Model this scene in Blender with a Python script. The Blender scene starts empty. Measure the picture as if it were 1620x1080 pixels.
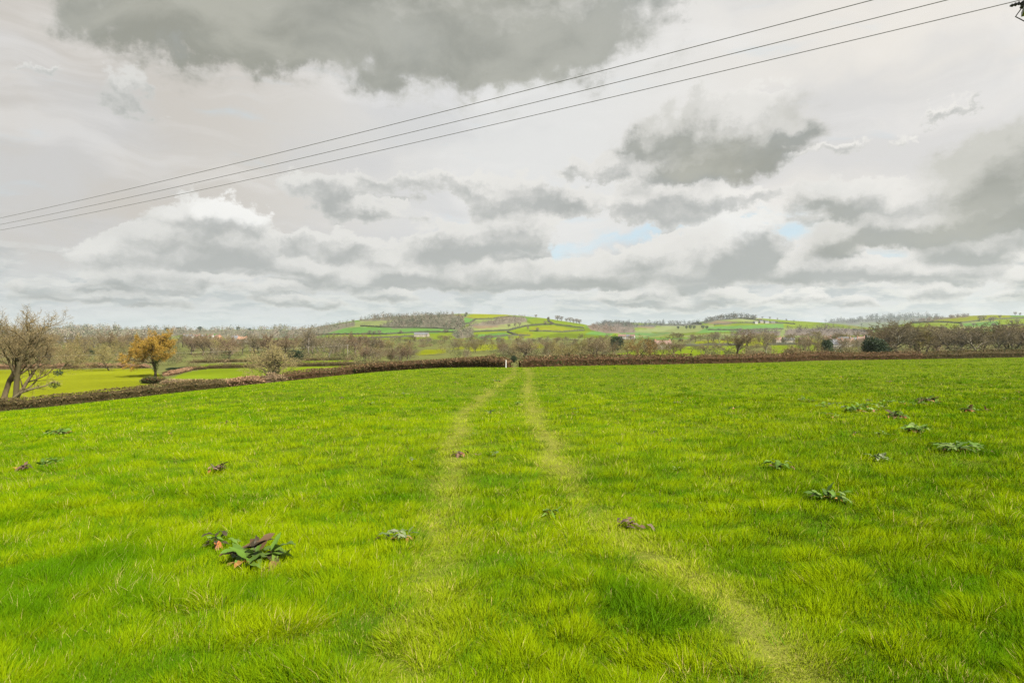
import bpy, math, random
import numpy as np
from mathutils import Vector, Matrix

random.seed(5)
R = np.random.default_rng(11)
F, CX, HY, EYE = 990.0, 810.0, 530.0, 1.7      # focal length / centre / eye level in photo pixels; eye height in metres
scene = bpy.context.scene
COL = scene.collection
EXPO = 1.35
SUN_AZ, SUN_EL = 138.0, 47.0

# ------------------------------------------------------------------ noise
def _hash(ix, iy, s):
    h = (ix.astype(np.int64) * 374761393 + iy.astype(np.int64) * 668265263 + s * 974634777) & 0xffffffff
    h = ((h ^ (h >> 13)) * 1274126177) & 0xffffffff
    return ((h ^ (h >> 16)) & 0xffff) / 65535.0
def vnoise(x, y, s=0):
    x = np.asarray(x, float); y = np.asarray(y, float)
    ix = np.floor(x); iy = np.floor(y); fx = x - ix; fy = y - iy
    fx = fx * fx * (3 - 2 * fx); fy = fy * fy * (3 - 2 * fy)
    a = _hash(ix, iy, s); b = _hash(ix + 1, iy, s); c = _hash(ix, iy + 1, s); d = _hash(ix + 1, iy + 1, s)
    return (a * (1 - fx) + b * fx) * (1 - fy) + (c * (1 - fx) + d * fx) * fy
def fbm(x, y, s=0, o=4):
    t = 0; a = .5; n = 0
    for k in range(o):
        t = t + a * vnoise(x * 2 ** k + 17.3 * k, y * 2 ** k - 9.1 * k, s + k); n += a; a *= .5
    return t / n
def worley(x, y, cell, s=0):
    """nearest jittered cell centre: distance in cells, offset, a random value of that cell"""
    gx = np.floor(x / cell); gy = np.floor(y / cell); best = np.full(x.shape, 9.0); ox = np.zeros(x.shape); oy = np.zeros(x.shape); rv = np.zeros(x.shape)
    for i in (-1, 0, 1):
        for j in (-1, 0, 1):
            cx = gx + i + _hash(gx + i, gy + j, s); cy = gy + j + _hash(gx + i, gy + j, s + 1)
            dx = x / cell - cx; dy = y / cell - cy; d = np.sqrt(dx * dx + dy * dy); k = d < best
            best = np.where(k, d, best); ox = np.where(k, dx, ox); oy = np.where(k, dy, oy); rv = np.where(k, _hash(gx + i, gy + j, s + 2), rv)
    return best, ox, oy, rv
def sstep(a, b, x):
    t = np.clip((x - a) / (b - a), 0, 1); return t * t * (3 - 2 * t)

# ------------------------------------------------------------------ terrain
HILLS = [  # ridge line (photo column, row), distance of the ridge, depth of its front and back slope
    ([(-900,514),(-300,518),(0,522),(120,520),(220,521),(300,522),(380,521),(440,521),(490,523),(540,525),(600,538)], 1950, 800, 900),
    ([(350,540),(400,530),(440,525),(500,517),(560,507),(600,502),(650,499),(735,496),(800,497.5),(860,503),(920,512),(960,521),(1010,535)], 1700, 720, 900),
    ([(880,530),(920,516),(950,511.5),(975,509),(1000,510),(1040,512),(1080,512),(1110,511),(1150,516),(1200,524),(1240,535)], 3300, 1100, 900),
    ([(1010,535),(1060,521),(1090,514),(1120,506),(1170,502),(1200,503),(1250,507),(1300,510),(1350,515),(1420,524),(1470,535)], 2400, 1150, 900),
    ([(1240,530),(1290,512),(1320,508),(1350,505),(1400,503),(1420,501),(1450,500),(1500,502),(1600,506),(1750,500),(2300,490)], 5600, 1800, 1500),
    ([(1300,538),(1350,527),(1400,517),(1440,511),(1480,504),(1520,500),(1570,498),(1620,499),(1700,497),(2300,490)], 1900, 850, 900),
]
FLOOR_D = [0, 150, 300, 500, 700, 900, 1400, 9000]
FLOOR_Z = [-11.3, -11.3, -11.2, -10.2, -8.2, -6.2, -6.0, -8.0]
def ground(x, y):
    x = np.asarray(x, float); y = np.asarray(y, float)
    l = np.where(x < 0, -0.135 * (np.sqrt(x * x + 900) - 30), 0.013 * x)
    f = -0.034 * y + np.clip(l, -60, 6) + 0.10 * (fbm(x * .11, y * .11, 3, 3) - .5) + 0.5 * (fbm(x * .02, y * .02, 8, 2) - .5) * sstep(5, 60, np.abs(y))
    d = np.maximum(y, 1.0)
    px = np.clip(CX + F * x / d, -900, 2300)
    fl = np.interp(d, FLOOR_D, FLOOR_Z) + EYE + (fbm(x * .006, y * .006, 21, 3) - .5) * 3.0 * sstep(150, 400, d)
    v = fl
    for pts, D0, Wf, Wb in HILLS:
        P = np.array(pts, float)
        ys = np.interp(px, P[:, 0], P[:, 1])
        top = EYE + (HY - ys) * D0 / F
        t = np.where(d < D0, sstep(-1.0, 0.0, (d - D0) / Wf), 1 - sstep(0, 1, (d - D0) / Wb) )
        t = np.where(d < D0, 0.55 * t + 0.45 * np.clip((d - D0) / Wf + 1, 0, 1), t)
        h = fl + (np.maximum(top, fl) - fl) * t
        v = np.maximum(v, h)
    k = 1.2
    z = (f + v + np.sqrt((f - v) ** 2 + k * k)) / 2
    return z
Z00 = float(ground(0., 0.))
_g = ground
def ground(x, y): return _g(x, y) - Z00
CAM = Vector((0, 0, EYE))

def gz(x, y): return float(ground(np.array([x]), np.array([y]))[0])
def at(px, d, dz=0.0):
    x = (px - CX) / F * d
    return Vector((x, d, gz(x, d) + dz))
_D = np.geomspace(2.0, 9000, 3000)
def hit(px, py, dmin=2.0):
    """where the view through a photo pixel meets the ground (used once, to place things on the terrain)"""
    d = _D[_D >= dmin]; x = (px - CX) / F * d
    ray = EYE + (HY - py) / F * d
    g = ground(x, d)
    k = np.nonzero(ray <= g)[0]
    i = k[0] if len(k) else len(d) - 1
    if i > 0 and len(k):
        a0 = ray[i-1] - g[i-1]; a1 = ray[i] - g[i]
        t = a0 / (a0 - a1) if a0 != a1 else 0
        dd = d[i-1] + t * (d[i] - d[i-1])
    else: dd = d[i]
    xx = (px - CX) / F * dd
    return Vector((xx, dd, gz(xx, dd)))

# ------------------------------------------------------------------ mesh helpers
def mesh_np(name, V, loops, starts, mat, cols=None, parent=None, smooth=False, link=True):
    me = bpy.data.meshes.new(name)
    V = np.asarray(V, np.float32); loops = np.asarray(loops, np.int32); starts = np.asarray(starts, np.int32)
    me.vertices.add(len(V)); me.vertices.foreach_set('co', V.ravel())
    me.loops.add(len(loops)); me.loops.foreach_set('vertex_index', loops)
    me.polygons.add(len(starts)); me.polygons.foreach_set('loop_start', starts)
    if cols is not None:
        C = np.ones((len(V), 4), np.float32); C[:, :3] = cols
        a = me.color_attributes.new('Col', 'FLOAT_COLOR', 'POINT'); a.data.foreach_set('color', C.ravel())
    me.polygons.foreach_set('use_smooth', np.full(len(starts), smooth))
    me.update(calc_edges=True)
    if mat: me.materials.append(mat)
    o = bpy.data.objects.new(name, me)
    if link: COL.objects.link(o)
    if parent: o.parent = parent
    return o

class MB:
    def __init__(s): s.v = []; s.f = []; s.c = []
    def add(s, vs, fs, c=None):
        b = len(s.v); s.v += [tuple(v) for v in vs]; s.f += [tuple(i + b for i in f) for f in fs]
        s.c += [c if c is not None else (1, 1, 1)] * len(vs)
    def box(s, cx, cy, cz, sx, sy, sz, c=None, rz=0):
        q = []
        for dx in (-.5, .5):
            for dy in (-.5, .5):
                for dz in (-.5, .5):
                    x, y = dx * sx, dy * sy
                    q.append((cx + x * math.cos(rz) - y * math.sin(rz), cy + x * math.sin(rz) + y * math.cos(rz), cz + dz * sz))
        s.add(q, [(0,1,3,2),(4,6,7,5),(0,4,5,1),(2,3,7,6),(0,2,6,4),(1,5,7,3)], c)
    def tube(s, pts, rad, n=6, c=None, cap=True):
        pts = [Vector(p) for p in pts]; vs = []; fs = []
        up = None
        for i, p in enumerate(pts):
            d = (pts[min(i+1, len(pts)-1)] - pts[max(i-1, 0)])
            d = d.normalized() if d.length > 1e-9 else Vector((0,0,1))
            if up is None:
                up = Vector((1,0,0)) if abs(d.x) < .8 else Vector((0,1,0))
            a = (up - d * up.dot(d)); a = a.normalized() if a.length > 1e-6 else d.orthogonal().normalized()
            up = a; b = d.cross(a)
            r = rad[i] if hasattr(rad, '__len__') else rad
            for k in range(n):
                t = 2 * math.pi * k / n
                vs.append(p + (a * math.cos(t) + b * math.sin(t)) * r)
        for i in range(len(pts) - 1):
            for k in range(n):
                k2 = (k + 1) % n
                fs.append((i*n+k, i*n+k2, (i+1)*n+k2, (i+1)*n+k))
        if cap and n > 2:
            fs.append(tuple(range(n))[::-1]); fs.append(tuple((len(pts)-1)*n + k for k in range(n)))
        s.add(vs, fs, c)
    def build(s, name, mat, parent=None, smooth=False, link=True):
        loops = []; starts = []
        for f in s.f: starts.append(len(loops)); loops += f
        return mesh_np(name, np.array(s.v), loops, starts, mat, np.array(s.c), parent, smooth, link)

def tag(o, label=None, cat=None, group=None, kind=None):
    if label: o['label'] = label
    if cat: o['category'] = cat
    if group: o['group'] = group
    if kind: o['kind'] = kind
    return o
def empty(name, loc, rz=0.0, scale=1.0):
    o = bpy.data.objects.new(name, None); COL.objects.link(o)
    o.location = loc; o.rotation_euler = (0, 0, rz)
    o.scale = scale if hasattr(scale, '__len__') else (scale,) * 3
    o.empty_display_size = .2
    return o

# ------------------------------------------------------------------ materials
def new_mat(name):
    m = bpy.data.materials.new(name); m.use_nodes = True
    nt = m.node_tree; nt.nodes.clear()
    return m, nt, nt.nodes.new('ShaderNodeOutputMaterial')
def mat_foliage(name, transl=0.3, rough=0.6, vary=0.25, spec=0.2, tint=(1,1,1), up=0.0):
    m, nt, out = new_mat(name); N = nt.nodes; L = nt.links
    at_ = N.new('ShaderNodeAttribute'); at_.attribute_name = 'Col'
    oi = N.new('ShaderNodeObjectInfo')
    mr = N.new('ShaderNodeMapRange'); mr.inputs['To Min'].default_value = 1 - vary; mr.inputs['To Max'].default_value = 1 + vary
    L.new(oi.outputs['Random'], mr.inputs['Value'])
    mul = N.new('ShaderNodeVectorMath'); mul.operation = 'SCALE'
    tm = N.new('ShaderNodeVectorMath'); tm.operation = 'MULTIPLY'; tm.inputs[1].default_value = tint
    L.new(at_.outputs['Color'], tm.inputs[0])
    L.new(tm.outputs[0], mul.inputs[0]); L.new(mr.outputs[0], mul.inputs['Scale'])
    p = N.new('ShaderNodeBsdfPrincipled'); p.inputs['Roughness'].default_value = rough
    p.inputs['Specular IOR Level'].default_value = spec
    L.new(mul.outputs[0], p.inputs['Base Color'])
    nrm = None
    if up > 0:       # blades share the light of the sward: shading normal leans towards the sky
        ge = N.new('ShaderNodeNewGeometry'); mxn = N.new('ShaderNodeMix'); mxn.data_type = 'VECTOR'; mxn.inputs['Factor'].default_value = up
        L.new(ge.outputs['Normal'], mxn.inputs[4]); mxn.inputs[5].default_value = (0, 0, 1)
        nn = N.new('ShaderNodeVectorMath'); nn.operation = 'NORMALIZE'; L.new(mxn.outputs[1], nn.inputs[0]); nrm = nn.outputs[0]; L.new(nrm, p.inputs['Normal'])
    if transl > 0:
        t = N.new('ShaderNodeBsdfTranslucent'); L.new(mul.outputs[0], t.inputs['Color'])
        if nrm: L.new(nrm, t.inputs['Normal'])
        mx = N.new('ShaderNodeMixShader'); mx.inputs[0].default_value = transl
        L.new(p.outputs[0], mx.inputs[1]); L.new(t.outputs[0], mx.inputs[2]); L.new(mx.outputs[0], out.inputs[0])
    else: L.new(p.outputs[0], out.inputs[0])
    return m
def mat_simple(name, c, rough=0.7, noise=0.2, scale=3.0, spec=0.3, metal=0.0):
    m, nt, out = new_mat(name); N = nt.nodes; L = nt.links
    tc = N.new('ShaderNodeTexCoord'); nz = N.new('ShaderNodeTexNoise'); nz.inputs['Scale'].default_value = scale; nz.inputs['Detail'].default_value = 6
    L.new(tc.outputs['Object'], nz.inputs['Vector'])
    mr = N.new('ShaderNodeMapRange'); mr.inputs['From Min'].default_value = .3; mr.inputs['From Max'].default_value = .7
    mr.inputs['To Min'].default_value = 1 - noise; mr.inputs['To Max'].default_value = 1 + noise
    L.new(nz.outputs['Fac'], mr.inputs['Value'])
    v = N.new('ShaderNodeVectorMath'); v.operation = 'SCALE'; v.inputs[0].default_value = c[:3]; L.new(mr.outputs[0], v.inputs['Scale'])
    p = N.new('ShaderNodeBsdfPrincipled'); p.inputs['Roughness'].default_value = rough; p.inputs['Metallic'].default_value = metal
    p.inputs['Specular IOR Level'].default_value = spec
    L.new(v.outputs[0], p.inputs['Base Color']); L.new(p.outputs[0], out.inputs[0])
    return m
def mat_ground(name):
    m, nt, out = new_mat(name); N = nt.nodes; L = nt.links
    a = N.new('ShaderNodeAttribute'); a.attribute_name = 'Col'
    tc = N.new('ShaderNodeTexCoord')
    n1 = N.new('ShaderNodeTexNoise'); n1.inputs['Scale'].default_value = 1.3; n1.inputs['Detail'].default_value = 8
    n2 = N.new('ShaderNodeTexNoise'); n2.inputs['Scale'].default_value = .05; n2.inputs['Detail'].default_value = 5
    mp = N.new('ShaderNodeMapping'); mp.inputs['Scale'].default_value = (1, 1, 0)
    L.new(tc.outputs['Object'], mp.inputs['Vector'])
    L.new(mp.outputs[0], n1.inputs['Vector']); L.new(mp.outputs[0], n2.inputs['Vector'])
    ad = N.new('ShaderNodeMath'); ad.operation = 'ADD'; L.new(n1.outputs['Fac'], ad.inputs[0]); L.new(n2.outputs['Fac'], ad.inputs[1])
    mr = N.new('ShaderNodeMapRange'); mr.inputs['From Min'].default_value = .7; mr.inputs['From Max'].default_value = 1.3
    mr.inputs['To Min'].default_value = .78; mr.inputs['To Max'].default_value = 1.22
    L.new(ad.outputs[0], mr.inputs['Value'])
    s = N.new('ShaderNodeVectorMath'); s.operation = 'SCALE'; L.new(a.outputs['Color'], s.inputs[0]); L.new(mr.outputs[0], s.inputs['Scale'])
    p = N.new('ShaderNodeBsdfPrincipled'); p.inputs['Roughness'].default_value = 1; p.inputs['Specular IOR Level'].default_value = 0
    L.new(s.outputs[0], p.inputs['Base Color']); L.new(p.outputs[0], out.inputs[0])
    return m

#SKY_BEGIN
# ------------------------------------------------------------------ sky
def sky_pos(px, py):
    az = math.atan((px - CX) / F)
    el = math.atan((HY - py) / F * math.cos(az))
    return F * az, F * el
CLOUDS = [  # photo column, row, half width, half height, tilt, weight, greyness
    # broad dark cloud across the top
    (130,-36,90,60,10,.8,.8),(230,-31,130,80,-10,.9,1.0),(340,-6,130,95,-10,1.0,1.05),(480,-26,170,90,0,.95,.9),(620,-6,170,100,-8,1.0,.85),(760,-1,170,105,0,1.0,.9),(880,-16,150,90,20,.9,.8),(990,-51,120,60,15,.6,.65),(410,54,80,40,-8,.7,.95),(790,59,110,50,0,.7,.85),(660,64,70,40,0,.4,.7),
    (205,140,55,36,0,.7,.65),(75,125,38,16,0,.5,.5),(270,69,40,22,0,.35,.5),
    # white topped cumulus on the left
    (335,358,84,42,0,1.2,.5),(300,385,110,18,0,.8,.7),(262,378,60,18,0,.8,.55),(225,405,95,26,0,.85,.42),(350,404,110,24,0,.85,.5),(440,385,56,16,-15,.5,.4),
    # grey scraps in the middle
    (515,300,80,28,-5,.75,.52),(640,290,52,24,0,.65,.5),(590,342,76,20,3,.75,.58),(740,297,60,24,0,.5,.45),(812,312,66,34,-10,.75,.52),(545,393,64,22,0,.8,.5),(690,392,84,32,-10,.85,.55),(815,368,66,36,0,.75,.52),(760,395,60,24,0,.6,.5),(630,420,80,18,0,.6,.5),
    # dark cloud right of centre
    (1080,205,100,40,-10,.9,.75),(1165,222,110,52,-5,1.0,.9),(1170,175,66,44,0,.6,.5),(1140,258,80,26,0,.8,.95),(1230,215,60,30,-15,.45,.5),(940,260,70,20,0,.7,.6),(1040,272,56,28,-20,.6,.65),(1070,318,100,30,0,.8,.55),(905,317,42,20,0,.7,.6),(1060,350,60,20,0,.6,.45),(1190,318,60,16,-10,.5,.4),(975,335,60,18,0,.4,.4),
    # right hand clouds
    (1520,160,62,15,-18,.6,.5),(1448,215,24,12,0,.5,.45),(1340,235,100,14,-10,.5,.45),
    (1318,322,62,32,0,.95,.7),(1420,325,80,44,0,.85,.55),(1400,362,80,20,0,.8,.65),(1560,300,120,66,-22,1.0,.85),(1605,250,80,50,-30,.8,.85),(1480,362,120,20,0,.9,.85),(1310,392,76,30,-30,.85,.75),(1540,392,120,24,0,.85,.65),(1620,330,60,40,0,.7,.8),
    # low bank above the hills
    (1175,385,70,46,-12,.9,.55),(1110,408,90,34,-6,.85,.62),(1010,415,90,26,0,.8,.58),(900,432,100,22,0,.8,.6),(1050,435,130,20,0,.7,.62),(790,440,80,16,0,.6,.55),(640,438,90,16,0,.6,.55),(490,430,90,18,0,.7,.58),(1340,425,120,18,0,.7,.55),(1480,430,110,16,0,.7,.6),(180,445,90,22,0,.75,.6),(60,452,60,16,0,.7,.6),(330,446,70,15,0,.6,.55),(130,470,90,12,0,.6,.6),
]
_r = random.Random(12)
for _k in range(30):
    _y = 425 + 62 * (_k / 30) ** .8; _s = (500 - _y) / 75
    CLOUDS.append((_r.uniform(-20, 1640), _y + _r.uniform(-6, 6), _r.uniform(45, 95) * (.55 + .5 * _s), (7 + 12 * _s) * _r.uniform(.8, 1.2), _r.uniform(-3, 3), _r.uniform(.7, .95), _r.uniform(.45, .68)))
WHITES = [(350,334,62,22,0,1.2),(400,345,34,18,0,.5),(1150,345,80,40,0,.35),(1330,300,60,25,0,.4),(1200,370,60,30,0,.35)]
BLUES = [(960,380,200,14,-6,1.5),(1140,360,150,13,-7,1.4),(1255,366,80,20,-6,1.6),(1400,398,90,20,-4,1.2),(845,412,70,22,-8,1.2),(790,350,120,14,-4,.6),(330,440,150,9,0,.9),(240,450,90,8,0,.9),(440,430,120,8,0,.7),(560,110,90,40,0,.3),(1060,20,110,30,0,.3)]
def lin(r, g, b):
    f = lambda c: (c / 255 / 12.92) if c / 255 <= .04045 else ((c / 255 + .055) / 1.055) ** 2.4
    return (f(r), f(g), f(b))
def build_world():
    w = bpy.data.worlds.new('World'); scene.world = w; w.use_nodes = True
    nt = w.node_tree; N = nt.nodes; L = nt.links; N.clear()
    out = N.new('ShaderNodeOutputWorld'); bg = N.new('ShaderNodeBackground'); bg.inputs['Strength'].default_value = 0.1
    L.new(bg.outputs[0], out.inputs[0])
    def val(x, sock):
        if isinstance(x, (int, float)): sock.default_value = x
        else: L.new(x, sock)
    def M(op, a, b=0.0, c=None, clamp=False):
        n = N.new('ShaderNodeMath'); n.operation = op; n.use_clamp = clamp
        val(a, n.inputs[0]); val(b, n.inputs[1])
        if c is not None: val(c, n.inputs[2])
        return n.outputs[0]
    def VM(op, a, b):
        n = N.new('ShaderNodeVectorMath'); n.operation = op
        for x, s in ((a, n.inputs[0]), (b, n.inputs[1])):
            if isinstance(x, tuple): s.default_value = x
            else: L.new(x, s)
        return n.outputs[0]
    def comb(x, y, z=0.0):
        n = N.new('ShaderNodeCombineXYZ'); val(x, n.inputs[0]); val(y, n.inputs[1]); val(z, n.inputs[2]); return n.outputs[0]
    def noise(v, scale, detail=5, rough=.55, col=False, off=0.0):
        n = N.new('ShaderNodeTexNoise'); n.noise_dimensions = '2D'
        L.new(VM('ADD', v, (off, off * .7, 0)) if off else v, n.inputs['Vector'])
        n.inputs['Scale'].default_value = scale; n.inputs['Detail'].default_value = detail; n.inputs['Roughness'].default_value = rough
        return n.outputs['Color' if col else 'Fac']
    def ss(x, a, b):
        n = N.new('ShaderNodeMapRange'); n.interpolation_type = 'SMOOTHSTEP'
        val(x, n.inputs['Value']); n.inputs['From Min'].default_value = a; n.inputs['From Max'].default_value = b
        return n.outputs[0]
    def mix(f, a, b):
        n = N.new('ShaderNodeMix'); n.data_type = 'RGBA'; n.clamp_factor = True
        val(f, n.inputs['Factor'])
        for x, s in ((a, n.inputs[6]), (b, n.inputs[7])):
            if isinstance(x, tuple): s.default_value = (*x[:3], 1)
            else: L.new(x, s)
        return n.outputs[2]
    def mixf(f, a, b):
        n = N.new('ShaderNodeMix'); n.data_type = 'FLOAT'; L.new(f, n.inputs[0]); L.new(a, n.inputs[2]); L.new(b, n.inputs[3]); return n.outputs[0]
    def blobs(v, lst, shade=False):
        acc = 0.0; ay = 0.0; ag = 0.0; ak = 0.0
        v0 = v
        for i, b in enumerate(lst):
            if i and i % 6 == 0:      # evaluate in small batches (keeps the shader's stack small)
                n = N.new('ShaderNodeVectorMath'); n.operation = 'MULTIPLY_ADD'
                L.new(ag if shade else acc, n.inputs[0]); n.inputs[1].default_value = (1e-7,) * 3; L.new(v0, n.inputs[2]); v = n.outputs[0]
            px, py, sx, sy, rot, a = b[:6]
            cx, cy = sky_pos(px, py); c = math.cos(cx / F)
            mp = N.new('ShaderNodeMapping'); mp.vector_type = 'TEXTURE'
            mp.inputs['Location'].default_value = (cx, cy, 0); mp.inputs['Rotation'].default_value = (0, 0, math.radians(-rot))
            mp.inputs['Scale'].default_value = (sx * (c * c) * 1.6, sy * c * 1.6, 1)
            L.new(v, mp.inputs['Vector'])
            g = N.new('ShaderNodeTexGradient'); g.gradient_type = 'SPHERICAL'; L.new(mp.outputs[0], g.inputs['Vector'])
            acc = M('MULTIPLY_ADD', g.outputs['Fac'], a, acc)
            if shade:
                s2 = N.new('ShaderNodeVectorMath'); s2.operation = 'DOT_PRODUCT'; L.new(mp.outputs[0], s2.inputs[0]); s2.inputs[1].default_value = (0, 1, 0)
                k = M('MULTIPLY', M('MULTIPLY', g.outputs['Fac'], g.outputs['Fac']), a)
                ay = M('MULTIPLY_ADD', k, s2.outputs['Value'], ay)
                ag = M('MULTIPLY_ADD', k, b[6], ag)
                ak = M('ADD', ak, k)
        return (acc, ay, ag, ak) if shade else acc
    tc = N.new('ShaderNodeTexCoord'); sep = N.new('ShaderNodeSeparateXYZ'); L.new(tc.outputs['Generated'], sep.inputs[0])
    X, Y, Z = sep.outputs
    az = M('ARCTAN2', X, Y)
    hor = M('SQRT', M('ADD', M('MULTIPLY', X, X), M('MULTIPLY', Y, Y)))
    el = M('ARCTAN2', Z, hor)
    U = M('MULTIPLY', az, F); V = M('MULTIPLY', el, F)
    P = comb(U, V)
    lowf = M('SUBTRACT', 1.0, ss(V, 40, 330))             # clouds get smaller and flatter towards the horizon
    w1 = VM('SUBTRACT', noise(P, 1/150, 2, .5, True), (.5, .5, .5))
    w2 = VM('SUBTRACT', noise(P, 1/46, 6, .62, True), (.5, .5, .5))
    wa = comb(M('MULTIPLY_ADD', lowf, -30, 80), M('MULTIPLY_ADD', lowf, -40, 60)); wb = comb(M('MULTIPLY_ADD', lowf, -52, 92), M('MULTIPLY_ADD', lowf, -50, 74))
    wv = VM('ADD', VM('MULTIPLY', w1, wa), VM('MULTIPLY', w2, wb))
    Pw = VM('ADD', P, wv)
    s, ay, ag, ak = blobs(Pw, CLOUDS, True)
    g2 = M('MAXIMUM', M('MULTIPLY', s, s), .0001)
    s = M('MINIMUM', s, 1.0)
    ns = noise(VM('MULTIPLY', VM('ADD', P, VM('MULTIPLY', w1, (60, 40, 0))), (1, 1.75, 1)), 1/74, 9, .6, off=300)
    nf = noise(VM('MULTIPLY', P, (1, 1.5, 1)), 1/26, 7, .62, off=900)
    s0 = M('ADD', s, M('MULTIPLY', M('SUBTRACT', ns, .5), M('MULTIPLY_ADD', lowf, .15, .95)))
    s0 = M('ADD', s0, M('MULTIPLY', M('SUBTRACT', nf, .5), .36))
    grk = M('DIVIDE', ag, M('MAXIMUM', ak, .004))
    D = mixf(ss(grk, .6, .85), ss(s0, .26, .43), ss(s0, .08, .80))
    # weighted height inside the cloud and its greyness
    ak = M('MAXIMUM', ak, .004)
    yb = M('DIVIDE', ay, ak); gr = M('DIVIDE', ag, ak)
    # low bank
    low = M('SUBTRACT', 1.0, ss(V, 60, 165))
    def bank(dv, sc, an, off):
        return noise(VM('MULTIPLY', VM('ADD', VM('ADD', P, VM('MULTIPLY', w2, (26, 7, 0))), (0.0, dv, 0)), (1, an, 1)), sc, 7, .55, off=off)
    bA0 = bank(0, 1/105, 3.4, 40); bA1 = bank(7, 1/105, 3.4, 40)
    bB0 = bank(0, 1/46, 4.2, 700); bB1 = bank(4, 1/46, 4.2, 700)
    # ---- colours (display-referred linear, scaled below)
    side = ss(U, -700, 650)
    veil = mix(side, lin(203, 198, 191), lin(236, 231, 224))
    mid = M('MULTIPLY', ss(U, -500, 0), M('SUBTRACT', 1.0, ss(U, 50, 560)))
    veil = mix(M('MULTIPLY', mid, .8), veil, lin(228, 229, 229))
    vn = noise(VM('MULTIPLY', VM('ADD', P, VM('MULTIPLY', w1, (200, 90, 0))), (1, 2.6, 1)), 1/420, 7, .52, off=77)
    veil = mix(M('MULTIPLY', ss(vn, .38, .66), .6), veil, lin(206, 207, 209))
    vs2 = noise(VM('MULTIPLY', VM('ADD', P, VM('MULTIPLY', w1, (120, 60, 0))), (.6, 3.4, 1)), 1/210, 8, .56, off=510)
    veil = mix(M('MULTIPLY', ss(vs2, .48, .7), .32), veil, lin(240, 238, 236))
    hz = M('SUBTRACT', 1.0, ss(V, 10, 130))
    veil = mix(M('MULTIPLY', hz, .7), veil, lin(210, 216, 218))
    # openings with the clear sky behind
    sky = N.new('ShaderNodeTexSky'); sky.sky_type = 'NISHITA'; sky.sun_disc = False
    sky.sun_elevation = math.radians(SUN_EL); sky.sun_rotation = math.radians(SUN_AZ); sky.air_density = 1.0; sky.dust_density = 1.0
    K = 1 / (0.1 * 2 ** EXPO)
    wisp = noise(VM('MULTIPLY', VM('ADD', P, VM('MULTIPLY', w1, (60, 40, 0))), (1, 5.0, 1)), 1/160, 7, .6)
    bm = M('ADD', blobs(Pw, BLUES), M('MULTIPLY', M('SUBTRACT', wisp, .5), 3.4))
    bm = ss(bm, .3, 2.1)
    skyc = VM('MULTIPLY', sky.outputs[0], (1 / K * 1.0, 1 / K * 1.06, 1 / K * 1.12))
    skyc = mix(.88, skyc, lin(192, 221, 234))
    base = mix(M('MULTIPLY', bm, .72), veil, skyc)
    bank_lit = mix(side, lin(220, 222, 219), lin(230, 229, 222))
    bank_dk = mix(ss(V, 20, 110), lin(188, 195, 196), lin(176, 182, 182))
    cA = mix(ss(M('SUBTRACT', M('MULTIPLY', bA1, 1.8), M('MULTIPLY', bA0, .8)), .40, .62), bank_lit, bank_dk)
    base = mix(M('MULTIPLY', M('MULTIPLY', ss(bA0, .42, .56), low), .7), base, cA)
    # placed clouds
    wh = ss(blobs(Pw, WHITES), 0.05, .7)
    lit = mix(side, lin(227, 226, 222), lin(239, 236, 231))
    lit = mix(wh, lit, lin(249, 248, 245))
    inner = noise(VM('MULTIPLY', VM('ADD', P, VM('MULTIPLY', w2, (40, 26, 0))), (1, 1.7, 1)), 1/62, 8, .6, off=220)
    h = M('ADD', M('MULTIPLY', yb, 2.2), M('MULTIPLY', M('SUBTRACT', inner, .5), 1.7))
    t = M('SUBTRACT', 1.0, ss(h, -.55, .62))              # 1 at the grey underside
    grc = M('MINIMUM', M('MAXIMUM', gr, .25), 1.1)
    t = M('MULTIPLY_ADD', t, .75, M('MULTIPLY', M('SUBTRACT', grc, .45), 1.0))
    t = M('MULTIPLY', t, M('MULTIPLY_ADD', ss(s0, .22, .75), .65, .35), clamp=True)
    big = noise(VM('MULTIPLY', VM('ADD', P, VM('MULTIPLY', w1, (90, 60, 0))), (.8, 1.5, 1)), 1/150, 6, .55, off=640)
    lit = mix(M('MULTIPLY', ss(grc, .66, .95), .75), lit, mix(ss(big, .38, .66), lin(172, 172, 161), lin(206, 205, 196)))
    shd = mix(ss(grc, .5, 1.0), lin(162, 166, 164), mix(ss(big, .35, .66), lin(151, 152, 142), lin(178, 178, 167)))
    cc = mix(t, lit, shd)
    fin = mix(M('MULTIPLY', D, .96), base, cc)
    # thin far bank in front of the horizon
    cB = mix(ss(M('SUBTRACT', M('MULTIPLY', bB1, 1.8), M('MULTIPLY', bB0, .8)), .40, .62), bank_lit, bank_dk)
    lowB = M('SUBTRACT', 1.0, ss(V, 38, 95))
    fin = mix(M('MULTIPLY', M('MULTIPLY', ss(bB0, .44, .60), lowB), .5), fin, cB)
    fin = mix(M('MULTIPLY', M('SUBTRACT', 1.0, ss(V, 2, 44)), .5), fin, lin(203, 210, 211))
    back = ss(Y, -.1, .35)
    fin = mix(back, lin(215, 214, 212), fin)
    fin = mix(ss(Z, -.02, 0.0), lin(120, 140, 90), fin)
    kk = N.new('ShaderNodeVectorMath'); kk.operation = 'SCALE'; kk.inputs['Scale'].default_value = K; L.new(fin, kk.inputs[0])
    L.new(kk.outputs[0], bg.inputs['Color'])
    w.cycles.sampling_method = 'MANUAL'; w.cycles.sample_map_resolution = 512
build_world()
#SKY_END

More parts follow.
